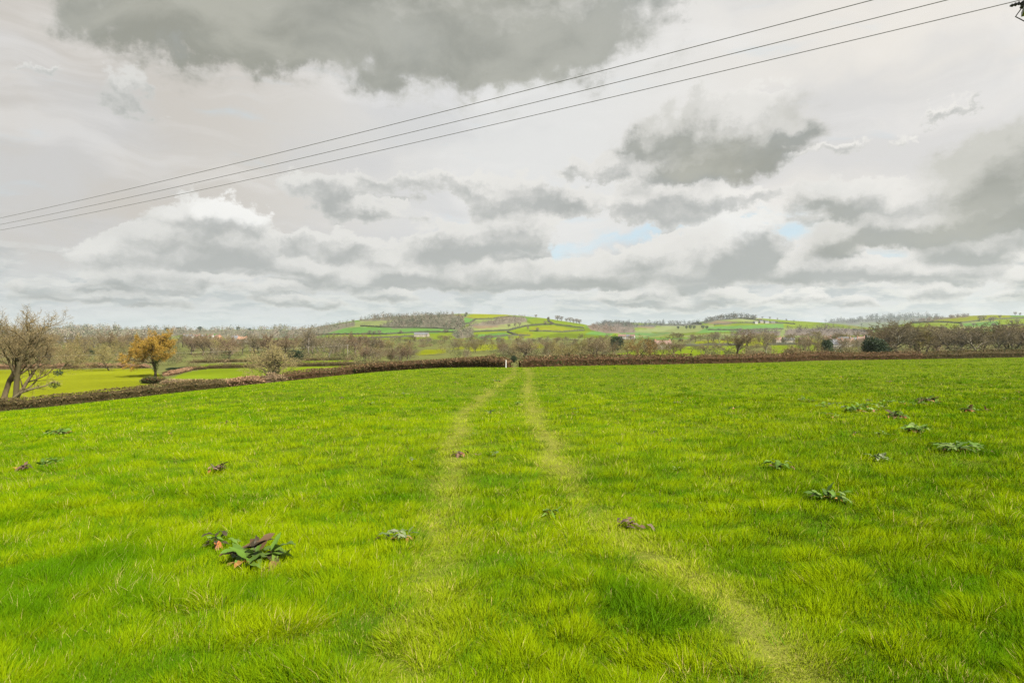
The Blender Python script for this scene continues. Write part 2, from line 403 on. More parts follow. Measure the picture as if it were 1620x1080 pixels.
# ------------------------------------------------------------------ camera, sun, view
cd = bpy.data.cameras.new('camera'); cam = bpy.data.objects.new('camera', cd); COL.objects.link(cam)
cam.location = CAM; cam.rotation_euler = (math.radians(90), 0, 0)
cd.sensor_width = 36; cd.lens = F / 1620 * 36; cd.shift_y = -(540 - HY) / 1620
cd.clip_start = .05; cd.clip_end = 30000
scene.camera = cam
sd = bpy.data.lights.new('sun', 'SUN'); sd.energy = 5.0; sd.angle = math.radians(3.0); sd.color = (1.0, .95, .86)
sun = bpy.data.objects.new('sun', sd); COL.objects.link(sun)
sv = Vector((math.sin(math.radians(SUN_AZ)) * math.cos(math.radians(SUN_EL)), math.cos(math.radians(SUN_AZ)) * math.cos(math.radians(SUN_EL)), math.sin(math.radians(SUN_EL))))
sun.rotation_euler = sv.to_track_quat('Z', 'Y').to_euler(); sun.location = (0, 0, 60)
vs = scene.view_settings; vs.view_transform = 'Standard'; vs.look = 'None'; vs.gamma = 1; vs.exposure = EXPO
try: vs.use_curve_mapping = False
except Exception: pass
scene.render.film_transparent = False
cy = scene.cycles
cy.max_bounces = 6; cy.diffuse_bounces = 3; cy.glossy_bounces = 2; cy.transmission_bounces = 4; cy.transparent_max_bounces = 4; cy.volume_bounces = 1
cy.use_denoising = True; cy.denoising_prefilter = 'NONE'
cy.caustics_reflective = False; cy.caustics_refractive = False
#GEO_BEGIN
def pin(px, py, poly):
    inside = np.zeros(px.shape, bool); n = len(poly)
    for i in range(n):
        x1, y1 = poly[i]; x2, y2 = poly[(i + 1) % n]
        if y1 == y2: continue
        c = ((y1 > py) != (y2 > py)) & (px < (x2 - x1) * (py - y1) / (y2 - y1) + x1)
        inside ^= c
    return inside
# the line of the hedges round the near field: photo column -> distance
HEDGE_D = np.array([(-400,76),(-100,84),(0,89),(150,95),(280,100),(370,104),(445,108),(560,122),(700,114),(800,100),(822,100),(1100,118),(1340,135),(1620,150),(2000,168)], float)
def hedge_d(px): return np.interp(px, HEDGE_D[:, 0], HEDGE_D[:, 1])
def world_line(pts, dmin):
    return [hit(px, py, dmin) for px, py in pts]

GREEN = np.array((.088, .120, .006)); LUSH = np.array((.055, .112, .024)); PALE = np.array((.125, .145, .05)); YEL = np.array((.115, .128, .006)); EARTH = np.array((.10, .075, .045)); BROWN = np.array((.115, .085, .045)); DULL = np.array((.085, .105, .035))
FIELDS = [  # field outline in the photo, nearest distance, colour of its crop
    ([(-260,592),(0,585),(60,584),(240,583),(262,600),(225,612),(140,625),(20,640),(-260,690)], 90, YEL*1.05),
    ([(262,602),(290,590),(330,582),(600,574),(720,570),(640,575),(520,583),(440,596),(380,602)], 125, GREEN*1.05),
    ([(285,582),(330,576),(450,572),(560,568),(560,573),(330,581)], 200, GREEN),
    ([(655,560),(672,553),(706,552),(706,558),(662,562)], 260, YEL), ([(738,550),(760,544),(790,545),(790,552),(745,556)], 300, YEL),
    ([(710,553),(735,546),(735,552)], 300, YEL), ([(830,546),(860,543),(860,550),(835,551)], 300, YEL),
    ([(970,560),(1040,548),(1180,547),(1180,562),(1040,563)], 300, GREEN*1.1), ([(1100,547),(1100,540),(1180,534),(1300,536),(1300,546),(1180,547)], 350, YEL), ([(1220,547),(1300,545),(1300,560),(1220,560)], 300, GREEN),
    ([(1310,548),(1310,539),(1340,539),(1340,547)], 350, YEL),
    # left ridge
    ([(132,540),(145,533),(165,533),(162,540)], 900, GREEN*.9), ([(285,535),(310,526),(345,527),(340,534)], 900, LUSH), ([(365,533),(380,526),(398,527),(395,534)], 900, DULL*1.3), ([(100,540),(108,536),(122,536),(120,541)], 700, PALE),
    # main hill
    ([(480,540),(505,531),(545,519),(575,517),(605,518),(665,519),(722,521),(727,527),(690,529),(640,532),(560,536)], 900, LUSH*1.1),
    ([(504,537),(520,529),(560,529),(610,529.5),(640,528),(716,526),(715,533),(670,534),(600,538)], 900, GREEN*1.05),
    ([(571,512),(571,508),(625,506),(602,514),(575,516)], 900, PALE*.9),
    ([(736,500.5),(755,494),(812,494),(806,500.8),(778,504),(754,504)], 900, YEL*1.1),
    ([(730,500),(735,493),(755,494),(737,501)], 900, DULL*1.2),
    ([(734,501.5),(752.6,505),(743,511.7),(735,512.6)], 900, LUSH*1.2),
    ([(740,517),(800,513),(832,509),(840,513),(832,516),(804,523),(747,525)], 900, PALE), ([(742,516),(762,513),(800,516),(760,520)], 900, EARTH*1.3),
    ([(747,526),(804,523.5),(832,517),(862,514),(877,513.5),(890,525),(845,535),(760,537)], 900, GREEN*1.1),
    ([(745,530),(800,526),(812,531),(760,537)], 900, LUSH*1.15), ([(805,526),(842,525),(842,533),(822,534)], 900, YEL),
    ([(834,504),(862,502),(900,508),(930,514),(925,518),(880,513),(845,514)], 900, GREEN), ([(840,517),(877,515),(915,521),(890,526),(840,523)], 900, YEL),
    # right hills
    ([(925,529),(935,524),(975,525),(965,531)], 1000, LUSH*1.2),
    ([(982,516),(1000,511),(1060,512),(1060,516),(1010,517)], 1300, GREEN), ([(1005,523),(1060,514),(1130,514),(1130,523),(1060,526)], 1300, PALE),
    ([(1100,527),(1120,517),(1240,512),(1240,521),(1180,523)], 1250, LUSH*1.2), ([(1118,512),(1134,507),(1168,509),(1150,514)], 1250, EARTH*1.2), ([(1130,507),(1170,503),(1200,503),(1200,510),(1170,508)], 1250, PALE),
    ([(1200,502),(1250,507),(1300,510),(1285,513),(1240,511),(1215,508)], 1250, GREEN),
    ([(1345,523),(1370,514),(1440,511),(1520,511),(1520,519),(1420,521)], 1000, GREEN), ([(1440,511),(1485,503),(1520,498),(1600,496),(1600,505),(1520,510.5)], 1000, YEL*.9), ([(1575,505),(1700,497),(1700,520),(1580,520)], 1000, GREEN), ([(1520,512),(1580,508),(1580,515),(1530,517)], 1000, LUSH),
]
W1 = [(.14,.12,.09),(.12,.11,.08),(.16,.13,.10),(.115,.115,.075),(.06,.075,.045),(.13,.125,.08)]
W2 = [(.07,.08,.065),(.085,.08,.07),(.10,.09,.075)]
WOODS = [
    ('hill_wood', 'large bare woodland over the left shoulder of the main hill', [[(567,507),(600,501),(645,498),(697,496.5),(717,497),(732,503),(738,514),(725,521),(671,518.5),(621,519.6),(602.6,515),(625,507),(571,508)]], 620, 11, W1, 1000),
    ('hill_wood', 'narrow strip of bare woodland across the right side of the main hill', [[(740,514.5),(785,506),(812,501),(832,502),(834,509),(812,511),(783,515),(745,516)]], 130, 9, W1[:3], 1000),
    ('hill_wood', 'clump of woodland low in the middle of the main hill', [[(714,529),(730,521),(745,519),(748,533),(723,537)]], 70, 11, W1, 1000),
    ('hill_wood', 'belt of trees trailing down the left end of the main hill', [[(430,528),(470,521),(510,515),(560,509),(562,515),(545,519),(505,531),(470,536),(440,534)]], 190, 11, W1, 950),
    ('ridge_wood', 'brownish woodland along the low ridge on the left', [[(-60,523),(0,522.5),(120,520.5),(220,521.5),(300,522.5),(440,521.5),(480,524),(480,534),(360,537),(345,528),(285,530),(240,538),(165,540),(145,533),(125,541),(0,545),(-60,545)]], 1150, 15, W1, 800),
    ('valley_wood', 'purplish brown wood right of the main hill', [[(928,515),(960,513),(1000,516),(1005,526),(960,527),(935,522)]], 160, 11, [(.15,.105,.085),(.13,.105,.085),(.12,.10,.075)], 950),
    ('ridge_wood', 'dark wooded skyline far away just right of the main hill', [[(940,514),(975,509.5),(1000,511),(985,514),(1040,513),(1110,511.5),(1110,514),(1010,517),(960,516)]], 200, 14, W2, 1500),
    ('hill_wood', 'dark wood capping the hill right of centre', [[(1110,509),(1130,505),(1160,502.5),(1196,503.5),(1196,506),(1170,504),(1134,507),(1115,512)]], 110, 15, W2, 1300),
    ('valley_wood', 'belt of bare woodland below the pale hill right of centre', [[(1240,530),(1245,521),(1300,519),(1380,521),(1380,529),(1300,532)],[(1150,530),(1180,524),(1235,524),(1235,531)]], 210, 13, [(.13,.10,.085),(.12,.105,.085)], 750),
    ('ridge_wood', 'brown wood on the crest left of the green right hill', [[(1440,511),(1480,504.5),(1530,500),(1535,501),(1490,505),(1450,511)]], 90, 10, [(.13,.10,.075),(.11,.09,.07)], 1000),
    ('ridge_wood', 'blue hazy wooded ridge in the far distance on the right', [[(1300,511),(1330,507),(1400,503),(1450,501),(1500,503),(1440,507),(1350,512)]], 210, 22, W2, 3500),
]
def build_ground():
    azs = np.radians(np.concatenate([np.arange(-180, -52, 4.0), np.arange(-52, 52, .13), np.arange(52, 180.1, 4.0)]))
    rs = np.concatenate([np.geomspace(.3, 100, 110, endpoint=False), np.geomspace(100, 900, 90, endpoint=False), np.linspace(900, 2700, 120, endpoint=False), np.geomspace(2700, 9800, 36)])
    A, Rr = np.meshgrid(azs, rs)
    x = Rr * np.sin(A); y = Rr * np.cos(A); z = ground(x, y)
    d = np.maximum(y, .5); px = CX + F * x / d; py = HY - F * (z - EYE) / d
    hill = sstep(800, 1100, y)
    n = fbm(x * .012, y * .012, 5, 4); n2 = fbm(x * .2, y * .2, 6, 3)
    c = np.empty(x.shape + (3,)); c[:] = (.07, .095, .010)
    near = (y < hedge_d(px)) | (y < 5)
    scrub = np.array((.085, .09, .03))[None, None] * (1 + .5 * (n2 - .5))[..., None]
    m = (~near)[..., None]
    c = np.where(m, scrub, c)
    # fields further off: cells of differing crops
    cell = 190.0; gx = np.floor((x + 40 * (n - .5)) / cell); gy = np.floor((y * 1.3 + 60 * (n - .5)) / cell); q = _hash(gx, gy, 77)
    pal = np.stack([GREEN, LUSH, PALE * .9, DULL * 1.2, GREEN * .8, BROWN]); fc = pal[(q * 5.99).astype(int)]
    c = np.where((hill > .5)[..., None] & m, fc, c)
    farr = (y > 3000)[..., None]
    c = np.where(farr & m, np.array((.07, .085, .04))[None, None], c)
    for poly, dmin, col in FIELDS:
        k = pin(px, py, poly) & (y > dmin) & (Rr < 4000)
        c[k] = col
    for sp in WOODS:
        for poly in sp[2]:
            k = pin(px, py, poly) & (y > sp[6]) & (Rr < 7500); c[k] = np.array(sp[5]).mean(0) * .8
    tr = track_mask(x, y)
    c = np.where(near[..., None], c * (1 - .5 * tr[..., None]) + .5 * tr[..., None] * np.array((.17, .16, .035)), c)
    c *= (1 + .35 * (fbm(x * .03, y * .03, 15, 3) - .5))[..., None]
    na = len(azs)
    def part(name, r0, r1):
        zz = slice(r0, r1 + 1); nr = r1 - r0 + 1
        V = np.stack([x[zz], y[zz], z[zz]], -1).reshape(-1, 3)
        i = np.arange(nr - 1)[:, None] * na + np.arange(na - 1)[None, :]
        q = np.stack([i, i + 1, i + 1 + na, i + na], -1).reshape(-1, 4)[:, ::-1]
        # wind so normals face up
        loops = q.ravel(); o = mesh_np(name, V, loops, np.arange(0, len(loops), 4), MATS['ground'], c[zz].reshape(-1, 3), smooth=True)
        return tag(o, kind='structure')
    k1 = int(np.searchsorted(rs, 880))
    part('ground', 0, k1); part('hills', k1, len(rs) - 1)

# wheel tracks, from the photo onto the ground
TL = [(640,1080),(662,1000),(690,900),(700,800),(715,710),(742,650),(772,620),(800,602),(814,590)]
TR = [(1225,1080),(1140,970),(1040,890),(962,820),(905,755),(862,695),(838,645),(832,620),(838,603),(838,590)]
def _tr(pts):
    w = [hit(a, b) for a, b in pts]; w = sorted(w, key=lambda p: p.y)
    return np.array([p.y for p in w]), np.array([p.x for p in w])
TLy, TLx = _tr(TL); TRy, TRx = _tr(TR)
def track_mask(x, y):
    wob = (fbm(x * .9, y * .5, 31, 3) - .5) * .5
    def m(ty, tx):
        w = .23 + np.clip(y, 0, 80) * .0035
        e = np.interp(y, ty, tx)
        sl = (tx[1] - tx[0]) / (ty[1] - ty[0]); e = np.where(y < ty[0], tx[0] + sl * (y - ty[0]), e)
        return np.exp(-((x + wob - e) / w) ** 2)
    t = np.maximum(m(TLy, TLx), m(TRy, TRx)) * (y > -3) * (y < 100)
    return t * np.clip(.42 + 1.5 * (fbm(x * 1.1, y * .5, 41, 4) - .28), .35, 1.05)

# ------------------------------------------------------------------ grass of the near field
def build_grass():
    Vs, Ls, Ss, Cs = [], [], [], []; base = 0; lb = 0
    def layer(n, d0, d1, power, wmul, hmul, five):
        nonlocal base, lb
        u = R.random(n)
        if abs(power - 1) < 1e-6: d = d0 * (d1 / d0) ** u
        else:
            e = 1 - power; d = (d0 ** e + u * (d1 ** e - d0 ** e)) ** (1 / e)
        # px range a little wider than the frame; density per area ~ d^-(power+1)
        px = R.uniform(-170, 1790, n); x = (px - CX) / F * d; y = d
        k = y < hedge_d(px) - .4
        x, y, d, px = x[k], y[k], d[k], px[k]; n = len(x)
        z = ground(x, y)
        big = fbm(x * .16, y * .16, 51, 3); cl = fbm(x * .9, y * .9, 52, 4); cs = fbm(x * 3.1, y * 3.1, 53, 2)
        tr = track_mask(x, y)
        rag = fbm(x * 4.3, y * 4.3, 63, 3) - .5
        tuft = sstep(.52, .74, cl + .55 * rag) * (.3 + .9 * sstep(.35, .6, big))
        cm = fbm(x * 1.9, y * 1.9, 58, 3)
        left = sstep(-.6, -2.6, x + 3 * rag) * sstep(7.5, 3.0, y + 4 * rag)          # longer grass bottom left
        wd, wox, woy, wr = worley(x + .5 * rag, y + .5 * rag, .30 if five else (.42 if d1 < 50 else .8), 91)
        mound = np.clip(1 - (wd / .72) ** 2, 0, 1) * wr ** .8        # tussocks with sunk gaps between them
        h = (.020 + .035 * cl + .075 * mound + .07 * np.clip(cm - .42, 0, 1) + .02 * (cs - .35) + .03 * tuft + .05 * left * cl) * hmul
        h = np.maximum(h, .014); h *= R.uniform(.5, 1.3, n) * (1 - .55 * np.clip(tr, 0, 1))
        w = (.0031 * np.maximum(1, d / 5.0) ** .85) * wmul * R.uniform(.7, 1.3, n)
        # direction of lean: combed patches plus chance
        th = 2 * math.pi * fbm(x * .35, y * .35, 54, 2) * 1.6 + R.normal(0, 1.3, n)
        lean = np.abs(R.normal(.5, .35, n)) + .4 * np.clip(tr, 0, 1)
        lx, ly = (np.cos(th) * lean + wox * 1.5 * wr) * h, (np.sin(th) * lean + woy * 1.5 * wr) * h
        fa = R.uniform(0, 2 * math.pi, n); wx, wy = np.cos(fa) * w * .5, np.sin(fa) * w * .5
        # colour
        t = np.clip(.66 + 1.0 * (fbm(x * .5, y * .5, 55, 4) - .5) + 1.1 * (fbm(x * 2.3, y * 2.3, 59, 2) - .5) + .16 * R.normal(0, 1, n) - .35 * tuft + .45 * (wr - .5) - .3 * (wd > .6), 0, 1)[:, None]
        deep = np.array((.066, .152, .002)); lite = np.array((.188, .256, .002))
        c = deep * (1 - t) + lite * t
        dry = (R.random(n) < .015 + .10 * np.clip(tr, 0, 1) + .05 * sstep(.55, .75, fbm(x*1.3, y*1.3, 57, 3)))[:, None]
        c = np.where(dry, np.array((.42, .33, .12)) * R.uniform(.7, 1.2, (n, 1)), c)
        yt = (np.clip(tr, 0, 1) * .42)[:, None]; c = c * (1 - yt) + yt * np.array((.30, .33, .028))
        c = c * R.uniform(.82, 1.18, (n, 1))
        p = np.stack([x, y, z - .006], 1)
        W = np.stack([wx, wy, np.zeros(n)], 1)
        tipz = h * np.clip(1 - .35 * lean ** 2, .35, 1)
        tip = p + np.stack([lx, ly, tipz], 1)
        if five:
            mid = p + np.stack([lx * .38, ly * .38, tipz * .6], 1)
            V = np.stack([p - W, p + W, mid + W * .8, mid - W * .8, tip], 1).reshape(-1, 3)
            i = np.arange(n)[:, None] * 5 + base
            L_ = (i + np.array([[0, 1, 2, 3, 3, 2, 4]])).ravel()
            S_ = (np.arange(n)[:, None] * 7 + np.array([[0, 4]]) + lb).ravel()
            f = np.array([.72, .72, 1, 1, 1.15]); nv = 5; nl = 7
        else:
            V = np.stack([p - W, p + W, tip], 1).reshape(-1, 3)
            i = np.arange(n)[:, None] * 3 + base
            L_ = (i + np.array([[0, 1, 2]])).ravel()
            S_ = (np.arange(n) * 3 + lb)
            f = np.array([.8, .8, 1.1]); nv = 3; nl = 3
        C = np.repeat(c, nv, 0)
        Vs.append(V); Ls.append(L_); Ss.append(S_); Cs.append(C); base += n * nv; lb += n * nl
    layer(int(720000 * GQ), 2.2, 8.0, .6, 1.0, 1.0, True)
    layer(int(560000 * GQ), 8.0, 26.0, 1.0, 1.25, 1.05, False)
    layer(int(330000 * GQ), 26.0, 165.0, 1.0, 1.5, 1.15, False)
    # darker, longer tussocks
    nt = 5200; d = 2.6 * (110 / 2.6) ** (R.random(nt) ** .8); px = R.uniform(-150, 1770, nt); x0 = (px - CX) / F * d
    k = (d < hedge_d(px) - 1) & (track_mask(x0, d) < .35) & (fbm(x0 * .12, d * .12, 61, 2) + R.uniform(-.25, .25, nt) > .45); x0, d = x0[k], d[k]
    nb = 34; m_ = len(x0); rad = R.uniform(.04, .16, m_) * (1 + d * .012); hh = R.uniform(.07, .15, m_)
    an = R.uniform(0, 6.283, (m_, nb)); rr = np.sqrt(R.random((m_, nb))) * rad[:, None]
    x = (x0[:, None] + np.cos(an) * rr * 1.5).ravel(); y = (d[:, None] + np.sin(an) * rr).ravel(); n = len(x); z = ground(x, y)
    h = (hh[:, None] * R.uniform(.55, 1.15, (m_, nb))).ravel(); le = (.25 + .6 * rr / rad[:, None]).ravel(); an = an.ravel() + R.normal(0, .5, n)
    w = .0045 * np.maximum(1, np.repeat(d, nb) / 5) ** .8; fa = R.uniform(0, 6.283, n)
    W = np.stack([np.cos(fa) * w, np.sin(fa) * w, 0 * w], 1) * .5; p = np.stack([x, y, z - .005], 1); tip = p + np.stack([np.cos(an) * le * h, np.sin(an) * le * h, h], 1)
    V = np.stack([p - W, p + W, tip], 1).reshape(-1, 3); Vs.append(V); Ls.append((np.arange(n)[:, None] * 3 + base + np.array([[0, 1, 2]])).ravel()); Ss.append(np.arange(n) * 3 + lb)
    Cs.append(np.repeat((np.array((.062, .14, .004)) * R.uniform(.55, 1.35, (m_, 1, 1)) * R.uniform(.8, 1.25, (m_, nb, 1))).reshape(-1, 3), 3, 0))
    o = mesh_np('grass', np.concatenate(Vs), np.concatenate(Ls), np.concatenate(Ss), MATS['grass'], np.concatenate(Cs))
    tag(o, 'short bright green pasture grass with two yellowish wheel tracks', 'grass', kind='stuff')
GQ = 1.0

# ------------------------------------------------------------------ trees
def rot_about(v, axis, a):
    return Matrix.Rotation(a, 3, axis) @ v
def gen_tree(seed, H=10., trunk=.25, lead=.6, r0=.28, kids=(7, 6, 6, 7), ang=((35, 70), (30, 60), (25, 60), (20, 60)), lens=(.48, .55, .5, .5), up=(.10, .08, .05, .02), wob=.2,
             twig_w=.03, bark=(.10,.08,.055), twig=(.15,.115,.07), twig2=None, stems=None, leaf=None, split=2, tseg=5, droop=0.):
    """returns (trunk_mesh, crown_mesh): tapering limbs, then fine twigs; leaf = (per_twig, size, [colours], chance)"""
    r = random.Random(seed); T = MB(); C = MB()
    twig2 = twig2 or twig
    top = len(kids)
    def jit(c, a=.18):
        k = 1 + r.uniform(-a, a); return (c[0] * k, c[1] * k * (1 + r.uniform(-.05, .05)), c[2] * k)
    def leaves(p, d):
        n, s, cols, ch = leaf
        for _ in range(n):
            if r.random() > ch: continue
            q = p + Vector((r.gauss(0, 1), r.gauss(0, 1), r.gauss(0, 1))) * s * 1.5
            a = Vector((r.gauss(0, 1), r.gauss(0, 1), r.gauss(0, 1))).normalized(); b = a.orthogonal().normalized()
            ss_ = s * r.uniform(.5, 1.2); c = jit(r.choice(cols), .2)
            C.add([q - a * ss_, q - b * ss_ * .55, q + a * ss_, q + b * ss_ * .55], [(0, 1, 2, 3)], c)
    def grow(p, d, L, rad, lvl):
        if lvl == top:        # twig
            s = d.orthogonal().normalized(); s = rot_about(s, d, r.uniform(0, 6.3))
            k = twig_w * r.uniform(.6, 1.3); c = jit(twig if r.random() < .6 else twig2, .15)
            m = p + d * L * .55; e = p + (d + Vector((r.gauss(0, .25), r.gauss(0, .25), r.gauss(.1, .2) - droop))).normalized() * L
            C.add([p - s * k, p + s * k, m + s * k * .6, m - s * k * .6, e], [(0, 1, 2, 3), (3, 2, 4)], c)
            if leaf: leaves(e, d)
            return
        n = tseg if lvl == 0 else (4 if lvl < 3 else 3)
        pts = [p]; dirs = [d]; q = p.copy(); dd = d.copy()
        for i in range(n):
            dd = (dd + Vector((r.gauss(0, wob), r.gauss(0, wob), r.gauss(0, wob * .6) + up[min(lvl, len(up) - 1)] - (droop if lvl > 1 else 0)))).normalized()
            q = q + dd * L / n; pts.append(q.copy()); dirs.append(dd.copy())
        end = rad * (.45 if lvl == 0 else .3)
        rads = [rad + (end - rad) * (i / n) for i in range(n + 1)]
        if lvl == 0: rads[0] *= 1.45
        c = jit(bark if lvl < 2 else tuple((a + b) / 2 for a, b in zip(bark, twig)), .12)
        (T if lvl <= split else C).tube(pts, rads, (8, 6, 4, 3, 3)[min(lvl, 4)], c, cap=lvl < 2)
        nk = kids[lvl]; t0 = (trunk / lead if lvl == 0 else .22)
        ph = r.uniform(0, 6.3)
        for k in range(nk):
            t = t0 + (1 - t0) * ((k + r.uniform(.2, .9)) / nk); t = min(t, .99)
            f = t * n; i = int(f); pp = pts[i].lerp(pts[i + 1], f - i); db = dirs[i]
            lo, hi = ang[min(lvl, len(ang) - 1)]
            a = math.radians(r.uniform(lo, hi)) * (1.15 - .45 * t if lvl == 0 else 1)
            ax = db.orthogonal().normalized(); ph += 2.4 + r.uniform(-.5, .5)
            nd = rot_about(rot_about(db, ax, a), db, ph)
            ll = (H if lvl == 0 else L) * lens[lvl] * r.uniform(.75, 1.2) * (1.1 - .45 * t if lvl == 0 else 1.1 - .5 * t)
            rr = rads[i] * r.uniform(.42, .62)
            grow(pp, nd.normalized(), ll, max(rr, .012), lvl + 1)
        if lvl > 0:        # leading shoot
            grow(pts[-1], dirs[-1], L * .45, end, lvl + 1)
    for (sx, sy, dx, dy, k) in (stems or [(0, 0, 0, 0, 1)]):
        grow(Vector((sx, sy, -.25)), Vector((dx, dy, 1)).normalized(), H * lead * k, r0 * (k if k < 1 else 1), 0)
    return T, C
def leaf_cloud(seed, lumps, n, size, cols, mb=None, squash=.6):
    """leaf clumps spread through lumpy volumes: lumps = [(x,y,z,rx,ry,rz)]"""
    r = random.Random(seed); C = mb or MB(); ws = [l[3] * l[4] * l[5] for l in lumps]
    for _ in range(n):
        l = r.choices(lumps, ws)[0]
        d = Vector((r.gauss(0, 1), r.gauss(0, 1), r.gauss(0, 1))).normalized() * (r.random() ** .38)
        q = Vector((l[0] + d.x * l[3], l[1] + d.y * l[4], l[2] + d.z * l[5]))
        a = Vector((r.gauss(0, 1), r.gauss(0, 1), r.gauss(0, .7))).normalized(); b = rot_about(a.orthogonal().normalized(), a, r.uniform(0, 6.3))
        s = size * r.uniform(.5, 1.25); c = r.choice(cols); k = r.uniform(.75, 1.25)
        C.add([q - a * s, q - b * s * squash, q + a * s, q + b * s * squash], [(0, 1, 2, 3)], tuple(v * k for v in c))
    return C
PROTO = {}
def proto(key, name, T, C, mt='bark', mc='twigs', extra=None):
    t = T.build('trunk', MATS[mt], link=False, smooth=True) if T else None
    c = C.build('crown', MATS[mc], link=False)
    zs = [v[2] for v in C.v]; xs = sorted(abs(v[0]) for v in C.v)
    PROTO[key] = (name, t, c, max(zs), 2 * xs[int(len(xs) * .985)], extra)
def put_tree(key, loc, height, width=None, rz=0., label=None, group=None, cat='tree', name=None):
    nm, t, c, H, Wd, extra = PROTO[key]
    s = height / H; sw = (width / Wd) if width else s
    e = empty(name or nm, loc, rz, (sw, sw, s))
    for o in (t, c):
        if o is None: continue
        k = o.copy(); COL.objects.link(k); k.parent = e
    if extra:
        for o in extra: k = o.copy(); COL.objects.link(k); k.parent = e
    return tag(e, label, cat, group)
def tree_px(key, px, d, top, width=None, label=None, group=None, rz=None, name=None, cat='tree'):
    """tree standing at distance d in photo column px whose top reaches photo row 'top'; width in photo pixels"""
    p = at(px, d); h = (HY - top) * d / F + EYE - p.z
    return put_tree(key, p, h, width * d / F if width else None, R.uniform(0, 6.28) if rz is None else rz, label, group, cat, name)

def build_protos():
    K = dict(kids=(10, 6, 5, 15), twig_w=.026)
    brown = dict(bark=(.11,.09,.065), twig=(.135,.108,.056), twig2=(.165,.133,.068))
    grey = dict(bark=(.13,.115,.085), twig=(.150,.128,.076), twig2=(.125,.105,.06))
    olive = dict(bark=(.11,.095,.05), twig=(.16,.135,.05), twig2=(.185,.15,.055))
    red = dict(bark=(.10,.08,.06), twig=(.145,.10,.058), twig2=(.12,.092,.052))
    proto('brown_a', 'bare_tree', *gen_tree(1, trunk=.13, leaf=(1, .085, [(0.151,0.108,0.061)], .55), **K, **brown))
    proto('brown_b', 'bare_tree', *gen_tree(2, trunk=.18, lead=.5, lens=(.58,.55,.5,.5), ang=((45,80),(30,60),(25,60),(20,60)), leaf=(1, .085, [(0.144,0.104,0.061)], .55), **K, **brown))
    proto('grey_a', 'bare_tree', *gen_tree(3, trunk=.13, lead=.56, leaf=(1, .085, [(0.151,0.122,0.079)], .55), **K, **grey))
    proto('grey_b', 'bare_tree', *gen_tree(4, trunk=.2, lead=.6, lens=(.55,.55,.5,.5), leaf=(1, .085, [(0.151,0.122,0.079)], .55), **K, **grey))
    proto('olive_a', 'bare_tree', *gen_tree(5, trunk=.12, lead=.5, lens=(.6,.55,.5,.5), leaf=(1, .085, [(0.158,0.137,0.050),(.25,.20,.08)], .55), **K, **olive))
    proto('olive_b', 'bare_tree', *gen_tree(6, trunk=.13, lead=.56, leaf=(1, .085, [(0.158,0.137,0.050)], .55), **K, **olive))
    proto('red_a', 'bare_tree', *gen_tree(7, trunk=.13, lead=.56, lens=(.52,.55,.5,.5), leaf=(1, .085, [(0.137,0.094,0.061)], .55), **K, **red))
    proto('tall', 'bare_tree', *gen_tree(8, H=13, trunk=.25, lead=.85, lens=(.36,.55,.5,.5), ang=((30,60),(30,60),(25,60),(20,60)), leaf=(1, .085, [(0.144,0.115,0.072)], .55), **K, **grey))
    proto('tall_b', 'bare_tree', *gen_tree(9, H=13, trunk=.3, lead=.75, lens=(.42,.55,.5,.5), leaf=(1, .085, [(0.137,0.104,0.065)], .55), **K, **brown))
    # low round scrub without a visible trunk
    st = [(.0,0,.1,.1,.6),(.5,.3,.5,.2,.5),(-.6,.2,-.5,.1,.5),(.2,-.5,.1,-.5,.5),(-.2,.6,-.2,.5,.5)]
    proto('bush', 'bush', *gen_tree(10, H=5, trunk=.04, lead=.6, r0=.09, kids=(5,5,4,6), lens=(.5,.55,.5,.5), stems=st, twig_w=.03, leaf=(1, .15, [(.20,.145,.075),(.22,.18,.08)], .9), **brown))
    T = MB(); T.tube([(0,0,-.2),(0,0,2),(.2,0,5)], [.3,.25,.1], 6, (.08,.07,.05))
    dark = [(.022,.040,.016),(.030,.052,.018),(.040,.060,.022),(.018,.030,.014)]
    proto('evergreen', 'evergreen_tree', T, leaf_cloud(11, [(0,0,4,3.4,3.4,3.6),(1.6,.5,6,2,2,2.4),(-1.5,-.6,5.5,2,2,2.2),(0,1.5,2.5,3.2,3,2.2)], 3400, .3, dark), mc='leaves')
    T = MB(); T.tube([(0,0,-.2),(0,0,4),(0,0,9.5)], [.22,.15,.03], 6, (.08,.06,.045))
    C = MB()
    for k in range(14): leaf_cloud(20 + k, [(0,0,.8 + k * .65, 1.9 - k * .125, 1.9 - k * .125, .45)], 150, .24, dark, C)
    proto('conifer', 'conifer_tree', T, C, mc='leaves')
    # small distant tree for the hills
    T = MB(); T.tube([(0,0,-.3),(.05,0,3.0),(.2,.1,6.5)], [.35,.28,.1], 5, (.09,.075,.06))
    for nm, cols in (('far_bare', [(.13,.105,.085),(.115,.10,.08),(.15,.12,.09)]), ('far_dark', [(.03,.05,.03),(.04,.055,.03)])):
        C = leaf_cloud(40 + len(nm), [(0,0,6,3.4,3.4,3.2),(1.5,1,7.5,2.2,2.2,2.2),(-1.4,-.6,7.2,2.2,2.2,2.4),(0,.5,3.8,2.8,2.8,1.6)], 320, .62 if nm == 'far_dark' else .5, cols)
        proto(nm, 'hill_tree', T, C, mc='leaves' if nm == 'far_dark' else 'twigs')

